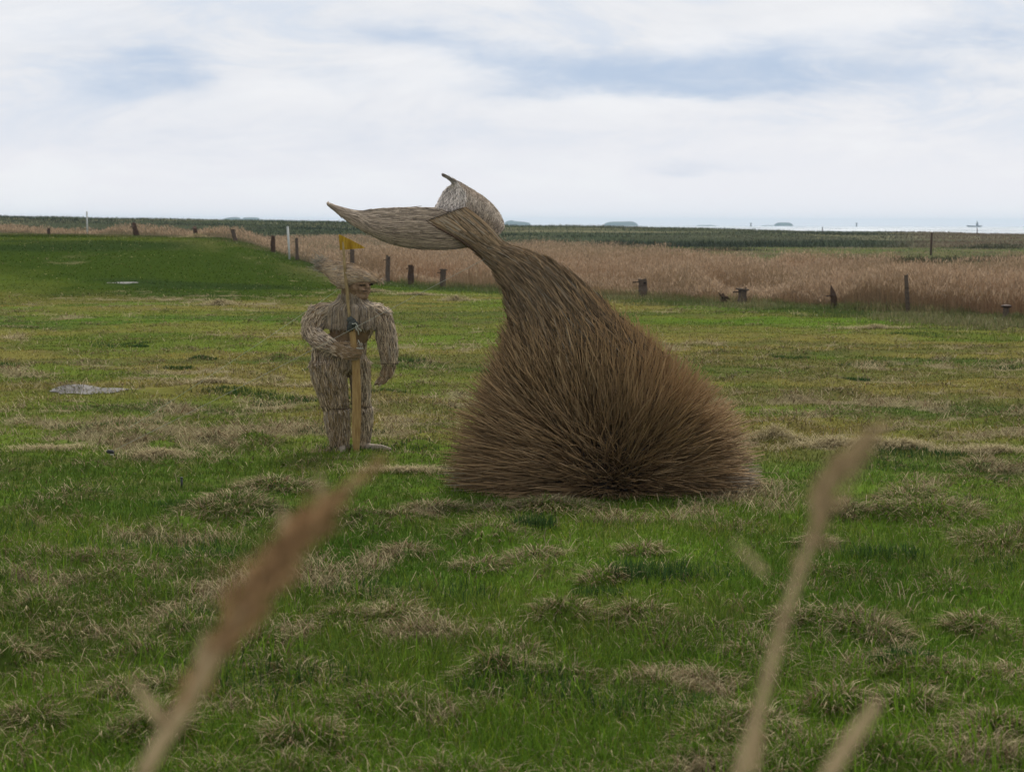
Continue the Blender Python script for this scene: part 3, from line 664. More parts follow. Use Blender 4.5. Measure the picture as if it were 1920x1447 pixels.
def fluke(name, stations, depths, thick, colf, nst, seed, lenr, across=False):
    """stations: rows of pixel points across the blade; depths: matching distance offsets; straw laid on both faces"""
    r = np.random.default_rng(seed)
    P = np.array([[at(px, py, YT+dd) for (px, py), dd in zip(row, drow)] for row, drow in zip(stations, depths)])  # (nv,ns,3)
    nv, nsx, _ = P.shape
    def S(v, s):
        v = np.clip(v, 0, 1)*(nv-1); s = np.clip(s, 0, 1)*(nsx-1)
        vi = np.minimum(v.astype(int), nv-2); si = np.minimum(s.astype(int), nsx-2); fv = (v-vi)[..., None]; fs = (s-si)[..., None]
        # smooth in v by Catmull-Rom
        def row(i):
            i = np.clip(i, 0, nv-1)
            if nsx != 3: return P[i, si]*(1-fs)+P[i, si+1]*fs
            w = (s/2)[..., None]; return P[i, 0]*(2*(w-.5)*(w-1))+P[i, 1]*(4*w*(1-w))+P[i, 2]*(2*w*(w-.5))
        a, b, c_, d = row(vi-1), row(vi), row(vi+1), row(vi+2)
        return .5*((2*b)+(-a+c_)*fv+(2*a-5*b+4*c_-d)*fv**2+(-a+3*b-3*c_+d)*fv**3)
    A, B = 40, 16
    vv, sv = np.meshgrid(np.linspace(0, 1, A), np.linspace(0, 1, B), indexing='ij')
    Fp = S(vv, sv); back = Fp.copy(); tk = thick*(np.sin(np.pi*np.clip(sv, .06, .94))**.5); back[..., 1] += tk
    ring = np.concatenate([Fp, back[:, ::-1]], 1); m = ring.shape[1]
    I = np.arange(A*m).reshape(A, m); J = np.roll(I, -1, 1); F = np.stack([I[:-1], J[:-1], J[1:], I[1:]], -1).reshape(-1, 4)
    caps = []
    for rr_ in (0, A-1):
        for j in range(B-1): caps.append((I[rr_, j], I[rr_, j+1], I[rr_, m-2-j], I[rr_, m-1-j]))
    V = ring.reshape(-1, 3); F = np.concatenate([F, np.array(caps)])
    C = colf(np.repeat(vv.reshape(A, B), 1, 1).ravel(), sv.ravel()); C = np.concatenate([C.reshape(A, B, 3), C.reshape(A, B, 3)[:, ::-1]], 1).reshape(-1, 3)*.55
    # straw strands
    k = 5; v0 = r.random(nst)*1.1-.08; s0 = r.random(nst); ln = lenr[0]+(lenr[1]-lenr[0])*r.random(nst)
    q = np.linspace(0, 1, k)[None]
    if across: sv_ = s0[:, None]+ln[:, None]*(q-.5); vv_ = v0[:, None]+.12*ln[:, None]*(q-.5)+r.normal(0, .01, (nst, 1))
    else: vv_ = v0[:, None]+ln[:, None]*(q-.5); sv_ = s0[:, None]+r.normal(0, .025, (nst, 1))*(q-.5)*2
    pts = S(vv_, np.clip(sv_, 0, 1)); sidef = r.random(nst) < .68
    lift = np.where(sidef, -.004-.006*r.random(nst), .006+.006*r.random(nst))[:, None]
    pts[..., 1] += lift+np.where(sidef[:, None], 0, thick*np.sin(np.pi*np.clip(sv_, .06, .94))**.5)
    pts += r.normal(0, .0022, pts.shape); pts[:, -1] += r.normal(0, .006, (nst, 3))
    cs = colf(np.clip(v0, 0, 1), s0)*(.35+1.15*r.random((nst, 1)))
    V2, F2, C2 = tube_arrays(pts, (.0028+.0028*r.random(nst))[:, None]*np.array([[.5, 1, 1, .9, .4]]), 3, cs)
    return link(name, np_mesh(name, loc(np.concatenate([V, V2])), np.concatenate([F, F2+len(V)]), np.concatenate([C, C2])), M_straw, tail)
# near fluke, spread towards the left
def rim(stn_, dps_, j, off, parent_, rr_=.0075):
    pts = [at(*row[j], YT+d[j]+off) for row, d in zip(stn_, dps_)]
    path_tube('rim_rod', smooth_path(pts, 30), rr_, M_stump, parent_, 7, TB)
stn = [((614,380),(614,382),(614.5,384)), ((640,389),(640,398),(638,404)), ((674,397),(670,411),(662,422)), ((708,392),(700,424),(692,439)), ((744,390),(738,429),(728,456)),
       ((780,389),(775,431),(772,465)), ((812,390),(812,432),(815,468)), ((838,397),(846,433),(851,467)), ((858,406),(872,434),(888,461))]
dps = [(-.02, -.03, -.02), (-.04, -.06, -.03), (-.06, -.11, -.06), (-.08, -.16, -.09), (-.09, -.19, -.11), (-.09, -.19, -.11), (-.07, -.16, -.10), (-.03, -.11, -.07), (0.05, -.02, .0)]
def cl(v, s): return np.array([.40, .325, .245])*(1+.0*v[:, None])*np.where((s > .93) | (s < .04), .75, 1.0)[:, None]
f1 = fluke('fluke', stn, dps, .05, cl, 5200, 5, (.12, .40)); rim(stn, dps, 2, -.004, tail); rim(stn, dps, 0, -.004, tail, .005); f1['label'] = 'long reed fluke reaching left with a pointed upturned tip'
stn = [((803,408),(868,408),(905,425),(930,446)), ((815,389),(871,392),(915,408),(943,430)), ((822,376),(874,379),(915,391),(943,414)), ((830,361),(873,365),(908,376),(933,395)),
       ((838,352),(868,355),(893,363),(914,375)), ((846,347),(861,348),(875,352),(890,359)), ((847,342.5),(855,340.5),(860,342),(866,345)), ((830,328),(831,328.2),(831.5,328.6),(832,329))]
dps = [(.10, .0, .04, .25), (.14, -.05, .02, .32), (.18, -.06, .03, .36), (.20, -.03, .06, .38), (.20, .02, .12, .36), (.16, .06, .16, .3), (.12, .09, .14, .2), (.05, .05, .05, .05)]
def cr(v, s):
    c = np.where((s < .34)[:, None], np.array([[.58, .52, .46]]), np.array([[.42, .35, .28]]))  # sunlit look put into the colour: inner face paler than outer
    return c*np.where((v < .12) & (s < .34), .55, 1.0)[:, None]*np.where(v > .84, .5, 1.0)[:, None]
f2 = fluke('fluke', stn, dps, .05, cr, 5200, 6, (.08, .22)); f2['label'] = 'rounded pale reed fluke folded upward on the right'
# thatch wedge joining neck and flukes, its dark lower rim
path_tube('binding_edge', [at(799, 414, YT-.34), at(820, 427, YT-.36), at(850, 443, YT-.33), at(882, 463, YT-.26), at(905, 484, YT-.22)], [.004, .009, .011, .010, .004], M_stump, tail, 6, TB)

# ------------------------------------------------------------------ straw figure
YF = 18.4
fb = at(659, 843, YF); fb.z = gz(fb.x, YF)
fig = empty('straw_figure', fb); tag(fig, 'large straw covered human figure with swept back cap standing upright in the meadow', 'sculpture')
FB = np.array(fb); U = 6.133e-3*.2765
XO = 430.0; ZO = 1385.0
def fp(cx, cz, dy=0): return np.array([(cx-XO)*U, dy*U, (ZO-cz)*U])           # figure-local point from the photo's crop units
_fx = (659-540)/.2765; XO = _fx
segs = []                                                                     # (p0, p1, r0, r1) for straw direction
def limb(bm, pts, seg=14, rec=True):
    """closed tube of elliptical rings; pts rows: cx, cz, dy, rx, ry"""
    C_ = [fp(a, b, c) for a, b, c, d, e in pts]; rings = []
    for i, (a, b, c, rx_, ry_) in enumerate(pts):
        T = C_[min(i+1, len(C_)-1)]-C_[max(i-1, 0)]; T = T/np.linalg.norm(T)
        Yv = np.array([0, 1., 0])-T*T[1]; Yv /= np.linalg.norm(Yv); Xv = np.cross(Yv, T)
        rings.append([bm.verts.new(C_[i]+Xv*math.cos(q)*rx_*U+Yv*math.sin(q)*ry_*U) for q in np.linspace(0, 2*math.pi, seg, endpoint=False)])
    for r0, r1 in zip(rings[:-1], rings[1:]):
        for j in range(seg): bm.faces.new((r0[j], r0[(j+1) % seg], r1[(j+1) % seg], r1[j]))
    for ring, i, sg in ((rings[0], 0, -1), (rings[-1], len(pts)-1, 1)):
        T = C_[i]-C_[i-1] if i else C_[0]-C_[1]; T = T/np.linalg.norm(T); cpt = bm.verts.new(C_[i]+T*min(pts[i][3], pts[i][4])*U*.55)
        for j in range(seg):
            a, b = ring[j], ring[(j+1) % seg]; bm.faces.new((b, a, cpt) if sg < 0 else (a, b, cpt))
    if rec:
        for i in range(len(C_)-1): segs.append((C_[i], C_[i+1], (pts[i][3]+pts[i][4])/2*U, (pts[i+1][3]+pts[i+1][4])/2*U))
def remeshed(name, bm, vox, smooth_it, mat, parent, smooth=True):
    bmesh.ops.recalc_face_normals(bm, faces=bm.faces)
    me = bpy.data.meshes.new(name+'_src'); bm.to_mesh(me); bm.free()
    o = bpy.data.objects.new(name+'_src', me); col.objects.link(o)
    md = o.modifiers.new('r', 'REMESH'); md.mode = 'VOXEL'; md.voxel_size = vox
    if smooth_it: sm = o.modifiers.new('s', 'SMOOTH'); sm.iterations = smooth_it; sm.factor = .5
    dg = bpy.context.evaluated_depsgraph_get(); ev = o.evaluated_get(dg); me2 = bpy.data.meshes.new_from_object(ev)
    bpy.data.objects.remove(o); me2.name = name
    for q in me2.polygons: q.use_smooth = smooth
    return link(name, me2, mat, parent)
bm = bmesh.new()
limb(bm, [(445,395,0,110,62),(440,432,0,180,80),(438,500,0,180,95),(428,560,5,150,88),(415,620,10,128,80),(395,670,10,150,92),(362,730,15,198,118),(355,800,20,200,118),(370,850,20,170,100)], 20)
limb(bm, [(268,790,-10,122,105),(283,880,-15,120,105),(305,980,-15,106,98),(325,1088,-10,90,86)])
limb(bm, [(333,1104,-10,87,84),(334,1180,0,88,88),(342,1260,5,80,80),(349,1330,5,66,66),(350,1385,5,60,60)])
limb(bm, [(478,800,40,80,95),(488,880,50,72,92),(492,980,60,66,85),(495,1085,65,62,76)])
limb(bm, [(500,1102,65,68,76),(502,1180,72,72,80),(498,1270,78,62,70),(490,1385,78,54,60)])
limb(bm, [(438,420,0,98,70),(440,375,0,84,66),(446,330,0,78,68),(452,280,0,82,76)])
limb(bm, [(330,425,0,44,50),(262,440,0,62,62),(212,460,0,78,70),(180,520,-10,80,72),(172,575,-30,72,66),(205,612,-70,62,58),(262,640,-115,56,50),(322,664,-150,44,38)])
limb(bm, [(545,425,0,42,50),(605,436,0,54,56),(646,462,0,64,62),(662,530,0,66,66),(676,620,0,70,66),(690,720,0,62,60),(694,792,-5,52,48)])
# holding hand: palm, four fingers round the plank, thumb
limb(bm, [(318,664,-150,38,30),(352,680,-165,46,24),(388,688,-175,44,20)], 12)
for a in ([(380,664,-178,12,11),(425,672,-196,12,11),(475,684,-205,11,10),(518,690,-188,10,9),(528,688,-165,9,8)],
          [(380,684,-180,13,11),(425,696,-200,12,11),(475,708,-208,11,10),(515,713,-190,10,9),(524,712,-168,9,8)],
          [(376,704,-180,12,11),(420,720,-198,12,11),(465,730,-206,11,10),(502,734,-190,10,9),(511,733,-168,8,8)],
          [(366,720,-176,11,10),(408,738,-194,11,10),(450,747,-200,10,9),(486,748,-186,9,8)],
          [(350,655,-160,14,12),(385,643,-172,13,11),(420,643,-168,12,10),(446,648,-160,10,9)]): limb(bm, a, 8)
# hanging hand
limb(bm, [(696,800,-5,46,36),(684,842,-12,46,30),(664,880,-18,40,22)], 12)
for a in ([(690,870,-22,12,11),(672,905,-26,12,11),(650,932,-30,10,9)], [(676,880,-20,13,11),(652,915,-26,12,11),(622,936,-32,10,9)],
          [(660,880,-16,12,11),(632,912,-22,11,10),(602,930,-28,10,9)], [(646,872,-10,12,10),(620,900,-14,10,10),(594,938,-20,8,8)], [(704,830,-30,13,12),(712,858,-40,12,11),(702,884,-44,10,9)]): limb(bm, a, 8)
body = remeshed('body', bm, .0095, 3, M_board, fig)
# feet
bm = bmesh.new(); limb(bm, [(505,1375,70,38,34),(560,1384,20,40,26),(640,1388,-20,44,16),(708,1390,-45,26,10)], 12, False); remeshed('foot', bm, .012, 2, M_straw, fig)
bm = bmesh.new(); limb(bm, [(352,1378,0,50,40),(372,1390,-70,44,26),(388,1392,-130,34,16)], 12, False); remeshed('foot', bm, .012, 2, M_straw, fig)
for o in fig.children:
    if o.name.startswith('foot'):
        a = o.data.color_attributes.new('Col', 'FLOAT_COLOR', 'POINT'); a.data.foreach_set('color', np.tile([.30, .25, .19, 1.0], len(o.data.vertices)))
# face: brow, nose, lips, chin turned to the right
bm = bmesh.new()
limb(bm, [(462,250,0,62,75),(500,268,-18,78,82),(520,292,-28,62,66),(540,322,-40,38,34)], 16, False)
limb(bm, [(480,312,-10,46,60),(520,326,-36,40,38),(548,332,-48,24,22)], 12, False)
limb(bm, [(553,248,-80,9,10),(560,264,-92,11,13),(561,274,-92,14,13)], 10, False)                     # nose
limb(bm, [(488,246,-88,12,10),(530,244,-96,12,12),(575,240,-70,12,12)], 10, False)                     # brow
limb(bm, [(512,291,-82,8,7),(538,290,-88,8,8),(560,292,-72,7,7)], 8, False)                            # upper lip
limb(bm, [(516,305,-78,8,7),(538,306,-84,8,8),(558,304,-70,7,7)], 8, False)                            # lower lip
limb(bm, [(500,278,-84,14,10),(510,286,-82,10,8)], 8, False)                                           # cheek
limb(bm, [(432,268,-62,10,8),(436,290,-60,8,8)], 8, False)                                             # ear
face = remeshed('face', bm, .0068, 1, M_face, fig)
for (cx, cz, dy, rx_) in ((515, 256, -92, 24), (578, 254, -72, 14)):
    bm = bmesh.new(); limb(bm, [(cx-rx_, cz, dy+4, 4, 4), (cx, cz-1, dy-1, 8, 8), (cx+rx_, cz, dy+6, 4, 4)], 10, False); me = bpy.data.meshes.new('eye'); bm.to_mesh(me); bm.free(); link('eye', me, M_dark, face)
bm = bmesh.new(); limb(bm, [(514,298,-84,3,3),(538,298,-91,4,4),(558,298,-76,3,3)], 8, False); me = bpy.data.meshes.new('mouth'); bm.to_mesh(me); bm.free(); link('mouth', me, M_dark, face)
# cap
CAP = [(232,84,140,14),(268,84,182,34),(305,88,200,50),(345,92,244,62),(372,98,268,72),(396,104,284,86),(440,118,268,94),(490,136,256,100),(535,155,250,100),(580,180,248,70),(606,198,243,44),(630,212,230,20)]
bm = bmesh.new(); limb(bm, [(x_, (a+b)/2, -8-(x_-236)*.06, (b-a)/2, d) for x_, a, b, d in CAP], 20, False)
cap = remeshed('cap', bm, .012, 2, M_board, fig)
# straw
def sample_tris(me, n, r):
    nv = len(me.vertices); co = np.empty(nv*3); me.vertices.foreach_get('co', co); co = co.reshape(-1, 3)
    me.calc_loop_triangles(); nt = len(me.loop_triangles); ti = np.empty(nt*3, np.int32); me.loop_triangles.foreach_get('vertices', ti); ti = ti.reshape(-1, 3)
    a, b, c_ = co[ti[:, 0]], co[ti[:, 1]], co[ti[:, 2]]; nn = np.cross(b-a, c_-a); ar = np.linalg.norm(nn, axis=1); nn /= ar[:, None]+1e-12
    k_ = r.choice(nt, n, p=ar/ar.sum()); u1, u2 = r.random(n), r.random(n); sw = u1+u2 > 1; u1[sw], u2[sw] = 1-u1[sw], 1-u2[sw]
    return a[k_]+(b[k_]-a[k_])*u1[:, None]+(c_[k_]-a[k_])*u2[:, None], nn[k_]
def nearest_dir(P):
    best = np.full(len(P), 1e9); D = np.zeros_like(P)
    for p0, p1, r0, r1 in segs:
        d = p1-p0; L2 = d@d; t_ = np.clip(((P-p0)@d)/L2, 0, 1); q = p0+t_[:, None]*d; dist = np.linalg.norm(P-q, axis=1)-(r0+(r1-r0)*t_)
        m_ = dist < best; best[m_] = dist[m_]; D[m_] = d/math.sqrt(L2)
    return D
def straw_on(P, Nn, D, L, rad, c, lift, jit, r, k=4, off=.003):
    D = D+r.normal(0, jit, D.shape); D = D-Nn*np.sum(D*Nn, 1, keepdims=True); D /= np.linalg.norm(D, axis=1, keepdims=True)+1e-9
    q = np.linspace(-.5, .5, k)[None, :, None]
    paths = P[:, None]+D[:, None]*L[:, None, None]*q+Nn[:, None]*(off+lift[:, None, None]*(q+.5)**2)-Nn[:, None]*(q**2)*(L[:, None, None]**2)*1.6
    return tube_arrays(paths, rad[:, None]*np.array([[.7, 1, .9, .4]])[:, :k], 3, c)
r = np.random.default_rng(11)
P, Nn = sample_tris(body.data, 13000, r); D = nearest_dir(P); cz = ZO-P[:, 2]/U; cx = P[:, 0]/U+XO
panel = (cz > 548) & (cz < 655) & (cx > 255) & (cx < 565) & (P[:, 1] < .5) & (P[:, 1] > -.175)
headm = (cz < 335); hand = ((cx > 335) & (cx < 540) & (cz > 630) & (cz < 760) & (P[:, 1] < -150*U))
chest = (cz < 560) & (cx > 250) & (cx < 610)
keep = ~panel & ~headm & ~(hand & (r.random(len(P)) < .55)); P, Nn, D, cz, cx, chest, hand = (q[keep] for q in (P, Nn, D, cz, cx, chest, hand))
nk = fp(440, 330); Dc = P-nk; Dc /= np.linalg.norm(Dc, axis=1, keepdims=True); D = np.where(chest[:, None], Dc, D)
small = hand | ((cx > 585) & (cz > 800) & (cz < 960))
L = np.where(small, .035+.03*r.random(len(P)), np.where(chest, .10+.07*r.random(len(P)), .06+.07*r.random(len(P))))
c = np.array([.50, .395, .275])*(.14+1.3*r.random((len(P), 1))); c = np.where(((cz > 800) & (cx < 440) & (r.random(len(P)) < .4))[:, None], np.array([.30, .22, .11])*(.5+.7*r.random((len(P), 1))), c)  # tone range widened so the darkest straws read as shadows between strands
c = np.where((r.random(len(P)) < .10)[:, None], np.array([.42, .36, .29])*(.7+.5*r.random((len(P), 1))), c)
V, F, C = straw_on(P, Nn, D, L, np.where(small, .0018, (.0034+.0024*r.random(len(P)))), c, np.where(small, .0, .010*r.random(len(P))), np.where(chest, .10, .16)[:, None], r)
coat = link('straw_coat', np_mesh('straw_coat', V, F, C), M_straw, fig)
# chest cape: long straws fanning down from the neck, ragged lower hem
n = 3200; th = r.uniform(-1.0, 1.0, n); frontm = r.random(n) < .8
a0 = np.where(frontm, -math.pi/2+th*1.45, math.pi/2+th*1.4)
f0 = r.random(n)**.8; start = f0*.62; q = np.linspace(0, 1, 5)[None]
fr_ = start[:, None]+(.40+.12*r.random((n, 1)))*q
fr_ = np.minimum(fr_, (1.0+.05*r.normal(0, 1, (n, 1)))); 
rx_ = np.interp(fr_, [0, .2, .42, 1], [82, 112, 182, 198]); ry_ = np.interp(fr_, [0, .25, .5, 1], [70, 74, 96, 110])
zz = np.interp(fr_, [0, .2, .42, 1], [325, 386, 412, 562])+10*np.abs(np.cos(a0))[:, None]*-1
px_ = 442+rx_*np.cos(a0)[:, None]*np.interp(fr_, [0, .5, 1], [1, 1, .96]); dy_ = ry_*np.sin(a0)[:, None]
paths = np.stack([(px_-XO)*U, dy_*U, (ZO-zz)*U], -1)+r.normal(0, .004, (n, 1, 3)); paths[:, -1] += r.normal(0, .008, (n, 3))
c = np.array([.52, .415, .29])*(.16+.9*r.random((n, 1))); c = np.where((r.random(n) < .14)[:, None], np.array([.42, .37, .31])*(.7+.4*r.random((n, 1))), c)
V, F, C = tube_arrays(paths, (.0026+.0020*r.random(n))[:, None]*np.array([[.6, 1, 1, .9, .4]]), 3, c)
link('chest_cape', np_mesh('chest_cape', V, F, C), M_straw, fig)
# cap straw
P, Nn = sample_tris(cap.data, 3600, r); D = np.repeat(fp(640, 216)[None]-fp(250, 100)[None], len(P), 0); D /= np.linalg.norm(D, axis=1, keepdims=True)
cx = P[:, 0]/U+XO; D[:, 2] += np.interp(cx, [250, 400, 640], [.35, .25, -.1]); D = -D
L = .10+.10*r.random(len(P)); c = np.array([.42, .31, .20])*(.35+1.0*r.random((len(P), 1))); c = np.where((r.random(len(P)) < .12)[:, None], np.array([.42, .36, .29])*(.7+.5*r.random((len(P), 1))), c)
V, F, C = straw_on(P, Nn, D, L, .0030+.0020*r.random(len(P)), c, .004*r.random(len(P)), .08, r)
n = 220; s_ = fp(275, 135)+np.stack([r.normal(0, .03, n), r.normal(0, .03, n), r.normal(0, .035, n)], -1); e_ = s_+np.stack([-(.05+.12*r.random(n)), r.normal(0, .03, n), .02+r.normal(0, .04, n)], -1)
f = np.linspace(0, 1, 4)[None, :, None]; V2, F2, C2 = tube_arrays(s_[:, None]*(1-f)+e_[:, None]*f, np.full((n, 4), .0022), 3, np.array([.30, .27, .21])*(.5+.8*r.random((n, 1))))
n = 24; s_ = fp(618, 218)+np.stack([r.normal(0, .02, n), r.normal(0, .03, n), r.normal(0, .008, n)], -1); e_ = s_+np.stack([.03+.05*r.random(n), r.normal(0, .01, n), -.01+r.normal(0, .008, n)], -1)
V3, F3, C3 = tube_arrays(s_[:, None]*(1-f)+e_[:, None]*f, np.full((n, 4), .002), 3, np.array([.28, .19, .14])*(.5+.8*r.random((n, 1))))
V, F, C = merge([(V, F, C), (V2, F2, C2), (V3, F3, C3)])
link('cap_straw', np_mesh('cap_straw', V, F, C), M_straw, cap)
# ties at knees and wrist
for pts, rx_, ry_ in (((328, 1096, -10), 92, 88), ((497, 1093, 65), 68, 79), ((693, 790, -5), 54, 50)):
    c0 = fp(*pts); ring = [c0+np.array([math.cos(a)*rx_*U, math.sin(a)*ry_*U, .004*math.sin(3*a)]) for a in np.linspace(0, 2*math.pi, 25)]
    path_tube('tie', ring, .0045, M_stump, fig, 5)
pass
# ------------------------------------------------------------------ flag staff held by the figure
staff = empty('flag_staff', fb+Vector(tuple(fp(478, 1395, -150)))); SB = np.array(staff.location)
tag(staff, 'wooden staff with ochre plank and yellow pennant gripped by the straw figure', 'flag staff')
def sp(cx, cz, dy): return FB+fp(cx, cz, dy)-SB
def slab(name, rows, thick, mat, parent):
    """plank from rows (xl, xr, z, dy)"""
    bm = bmesh.new(); R_ = []
    for xl, xr, z_, dy in rows:
        R_.append([bm.verts.new(sp(*q)) for q in ((xl, z_, dy), (xr, z_, dy), (xr, z_, dy+thick), (xl, z_, dy+thick))])
    for a, b in zip(R_[:-1], R_[1:]):
        for j in range(4): bm.faces.new((a[j], a[(j+1) % 4], b[(j+1) % 4], b[j]))
    bm.faces.new(R_[0][::-1]); bm.faces.new(R_[-1]); bmesh.ops.recalc_face_normals(bm, faces=bm.faces)
    bmesh.ops.bevel(bm, geom=[e for e in bm.edges], offset=.003, segments=1, affect='EDGES')
    me = bpy.data.meshes.new(name); bm.to_mesh(me); bm.free(); return link(name, me, mat, parent)
slab('plank', [(436,474,545,-165),(442,482,600,-166),(447,492,680,-166),(455,506,750,-166),(456,510,860,-163),(455,514,960,-160),(454,512,1060,-158),(452,512,1160,-156),(450,506,1260,-154),(456,500,1340,-152),(463,496,1400,-150)], 18, M_plank, staff)
pp = [(393,-30,-60),(396,20,-70),(402,90,-85),(408,160,-100),(414,230,-112),(424,300,-125),(430,380,-138),(438,450,-150),(452,545,-162)]
path_tube('pole', [sp(*q) for q in pp], [.012, .014, .016, .018, .019, .019, .018, .017, .016], M_pole, staff, 10)
# pennant: folded cloth sheet with real thickness
bm = bmesh.new(); g_ = []
for i in range(25):
    f_ = i/24; xt = 362+f_*(540-362); zt = -82+f_*(10+82-3)*(f_**.15); zb = 24-f_*14
    row = []
    for j in range(7):
        h_ = j/6; wv = 13*math.sin(f_*17+h_*.6)*(1-f_*.6)+3*math.sin(f_*31+1)
        row.append(((xt+(8*(1-f_))*h_, zt+(zb-zt)*h_, -66+wv)))
    g_.append(row)
for dlt in (0, 3): pass
fr0 = [[bm.verts.new(sp(a, b, c)) for a, b, c in row] for row in g_]; fr1 = [[bm.verts.new(sp(a, b, c+4)) for a, b, c in row] for row in g_]
for A_, flip in ((fr0, 0), (fr1, 1)):
    for i in range(24):
        for j in range(6):
            q = (A_[i][j], A_[i+1][j], A_[i+1][j+1], A_[i][j+1]); bm.faces.new(q[::-1] if flip else q)
for i in range(24):
    for j in (0, 6): bm.faces.new((fr0[i][j], fr1[i][j], fr1[i+1][j], fr0[i+1][j]))
for j in range(6):
    for i in (0, 24): bm.faces.new((fr0[i][j], fr0[i][j+1], fr1[i][j+1], fr1[i][j]))
bmesh.ops.recalc_face_normals(bm, faces=bm.faces); me = bpy.data.meshes.new('pennant'); bm.to_mesh(me); bm.free(); link('pennant', me, M_flag, staff)
# dark cloth knot binding pole to plank, with pale cord ends
bm = bmesh.new()
for (a, b, c, rx_) in ((448, 490, -165, 26), (462, 510, -172, 32), (452, 532, -168, 28), (478, 520, -160, 22), (440, 548, -160, 18)):
    o_ = Vector(tuple(sp(a, b, c))); v = bmesh.ops.create_uvsphere(bm, u_segments=12, v_segments=8, radius=rx_*U)['verts']
    for w_ in v: w_.co = w_.co*(1+.18*math.sin(w_.co.z*190+w_.co.x*140))+o_
me = bpy.data.meshes.new('binding'); bm.to_mesh(me); bm.free()
for q in me.polygons: q.use_smooth = True
bnd = link('binding', me, M_cloth, staff)
for pts in ([(478,500,-185),(492,515,-195),(500,538,-190),(515,552,-188),(524,560,-190)], [(484,520,-188),(488,545,-192),(500,560,-188),(505,585,-190)], [(500,620,-186),(510,638,-190),(506,650,-188),(530,648,-190)], [(488,672,-190),(512,676,-192),(535,676,-192)], [(452,505,-196),(470,512,-204),(486,506,-198)]):
    path_tube('cord_end', [sp(*q) for q in pts], .006, M_cord, bnd, 6)

# ------------------------------------------------------------------ guy lines and ground pegs
def guy(name, a, b, sag, label, mat):
    n_ = 40; pts = []
    for i in range(n_):
        f_ = i/(n_-1); p = a.lerp(b, f_); pts.append((p.x, p.y, p.z-sag*4*f_*(1-f_)))
    o = path_tube(name, pts, .0021, mat, None, 6); tag(o, label, 'guy line', 'guy lines of the two sculptures'); return o
pa = at(214, 866, 17.55); pa.z = gz(pa.x, pa.y)+.10
guy('guy_line', Vector(tuple(at(908, 486, YT-.1))), pa, .02, 'pale guy line running from the tail neck past the figure to the black anchor', M_cord)
pb = at(236, 828, 19.2); pb.z = gz(pb.x, pb.y)+.01
guy('guy_line', at(637, 541, YF-.05), pb, .02, 'thin green guy line running from the back of the figure neck down left', M_rope)
anc = empty('ground_anchor', (pa.x-.03, pa.y, gz(pa.x, pa.y))); tag(anc, 'small black ratchet anchor on a slanted stake at the end of the pale guy line', 'ground anchor')
bm = bmesh.new(); bmesh.ops.create_cube(bm, size=1); bmesh.ops.scale(bm, verts=bm.verts, vec=(.085, .05, .038)); bmesh.ops.bevel(bm, geom=bm.edges[:], offset=.012, segments=3, affect='EDGES')
bmesh.ops.rotate(bm, verts=bm.verts, cent=(0, 0, 0), matrix=Matrix.Rotation(.15, 3, 'Y')); bmesh.ops.translate(bm, verts=bm.verts, vec=(-.01, 0, .085))
me = bpy.data.meshes.new('ratchet'); bm.to_mesh(me); bm.free(); rt = link('ratchet', me, M_black, anc)
path_tube('buckle', [(.0, -.03, .06), (.02, -.034, .055), (.035, -.03, .06)], .007, M_cord, rt, 6)
path_tube('stake', [(.005, 0, .10), (.05, -.01, .035), (.085, -.02, -.05)], .007, M_stump, anc, 7)
q = at(341, 922, CAMH*FPX/(922-421)); q.z = gz(q.x, q.y); pk = empty('ground_peg', q); tag(pk, 'short black upright peg standing alone in the grass left of the figure', 'peg')
path_tube('shaft', [(0, 0, -.05), (0, 0, .06), (.001, 0, .118)], [.011, .011, .011], M_black, pk, 8); path_tube('peg_head', [(0, 0, .118), (0, 0, .130)], [.015, .014], M_black, pk, 8)

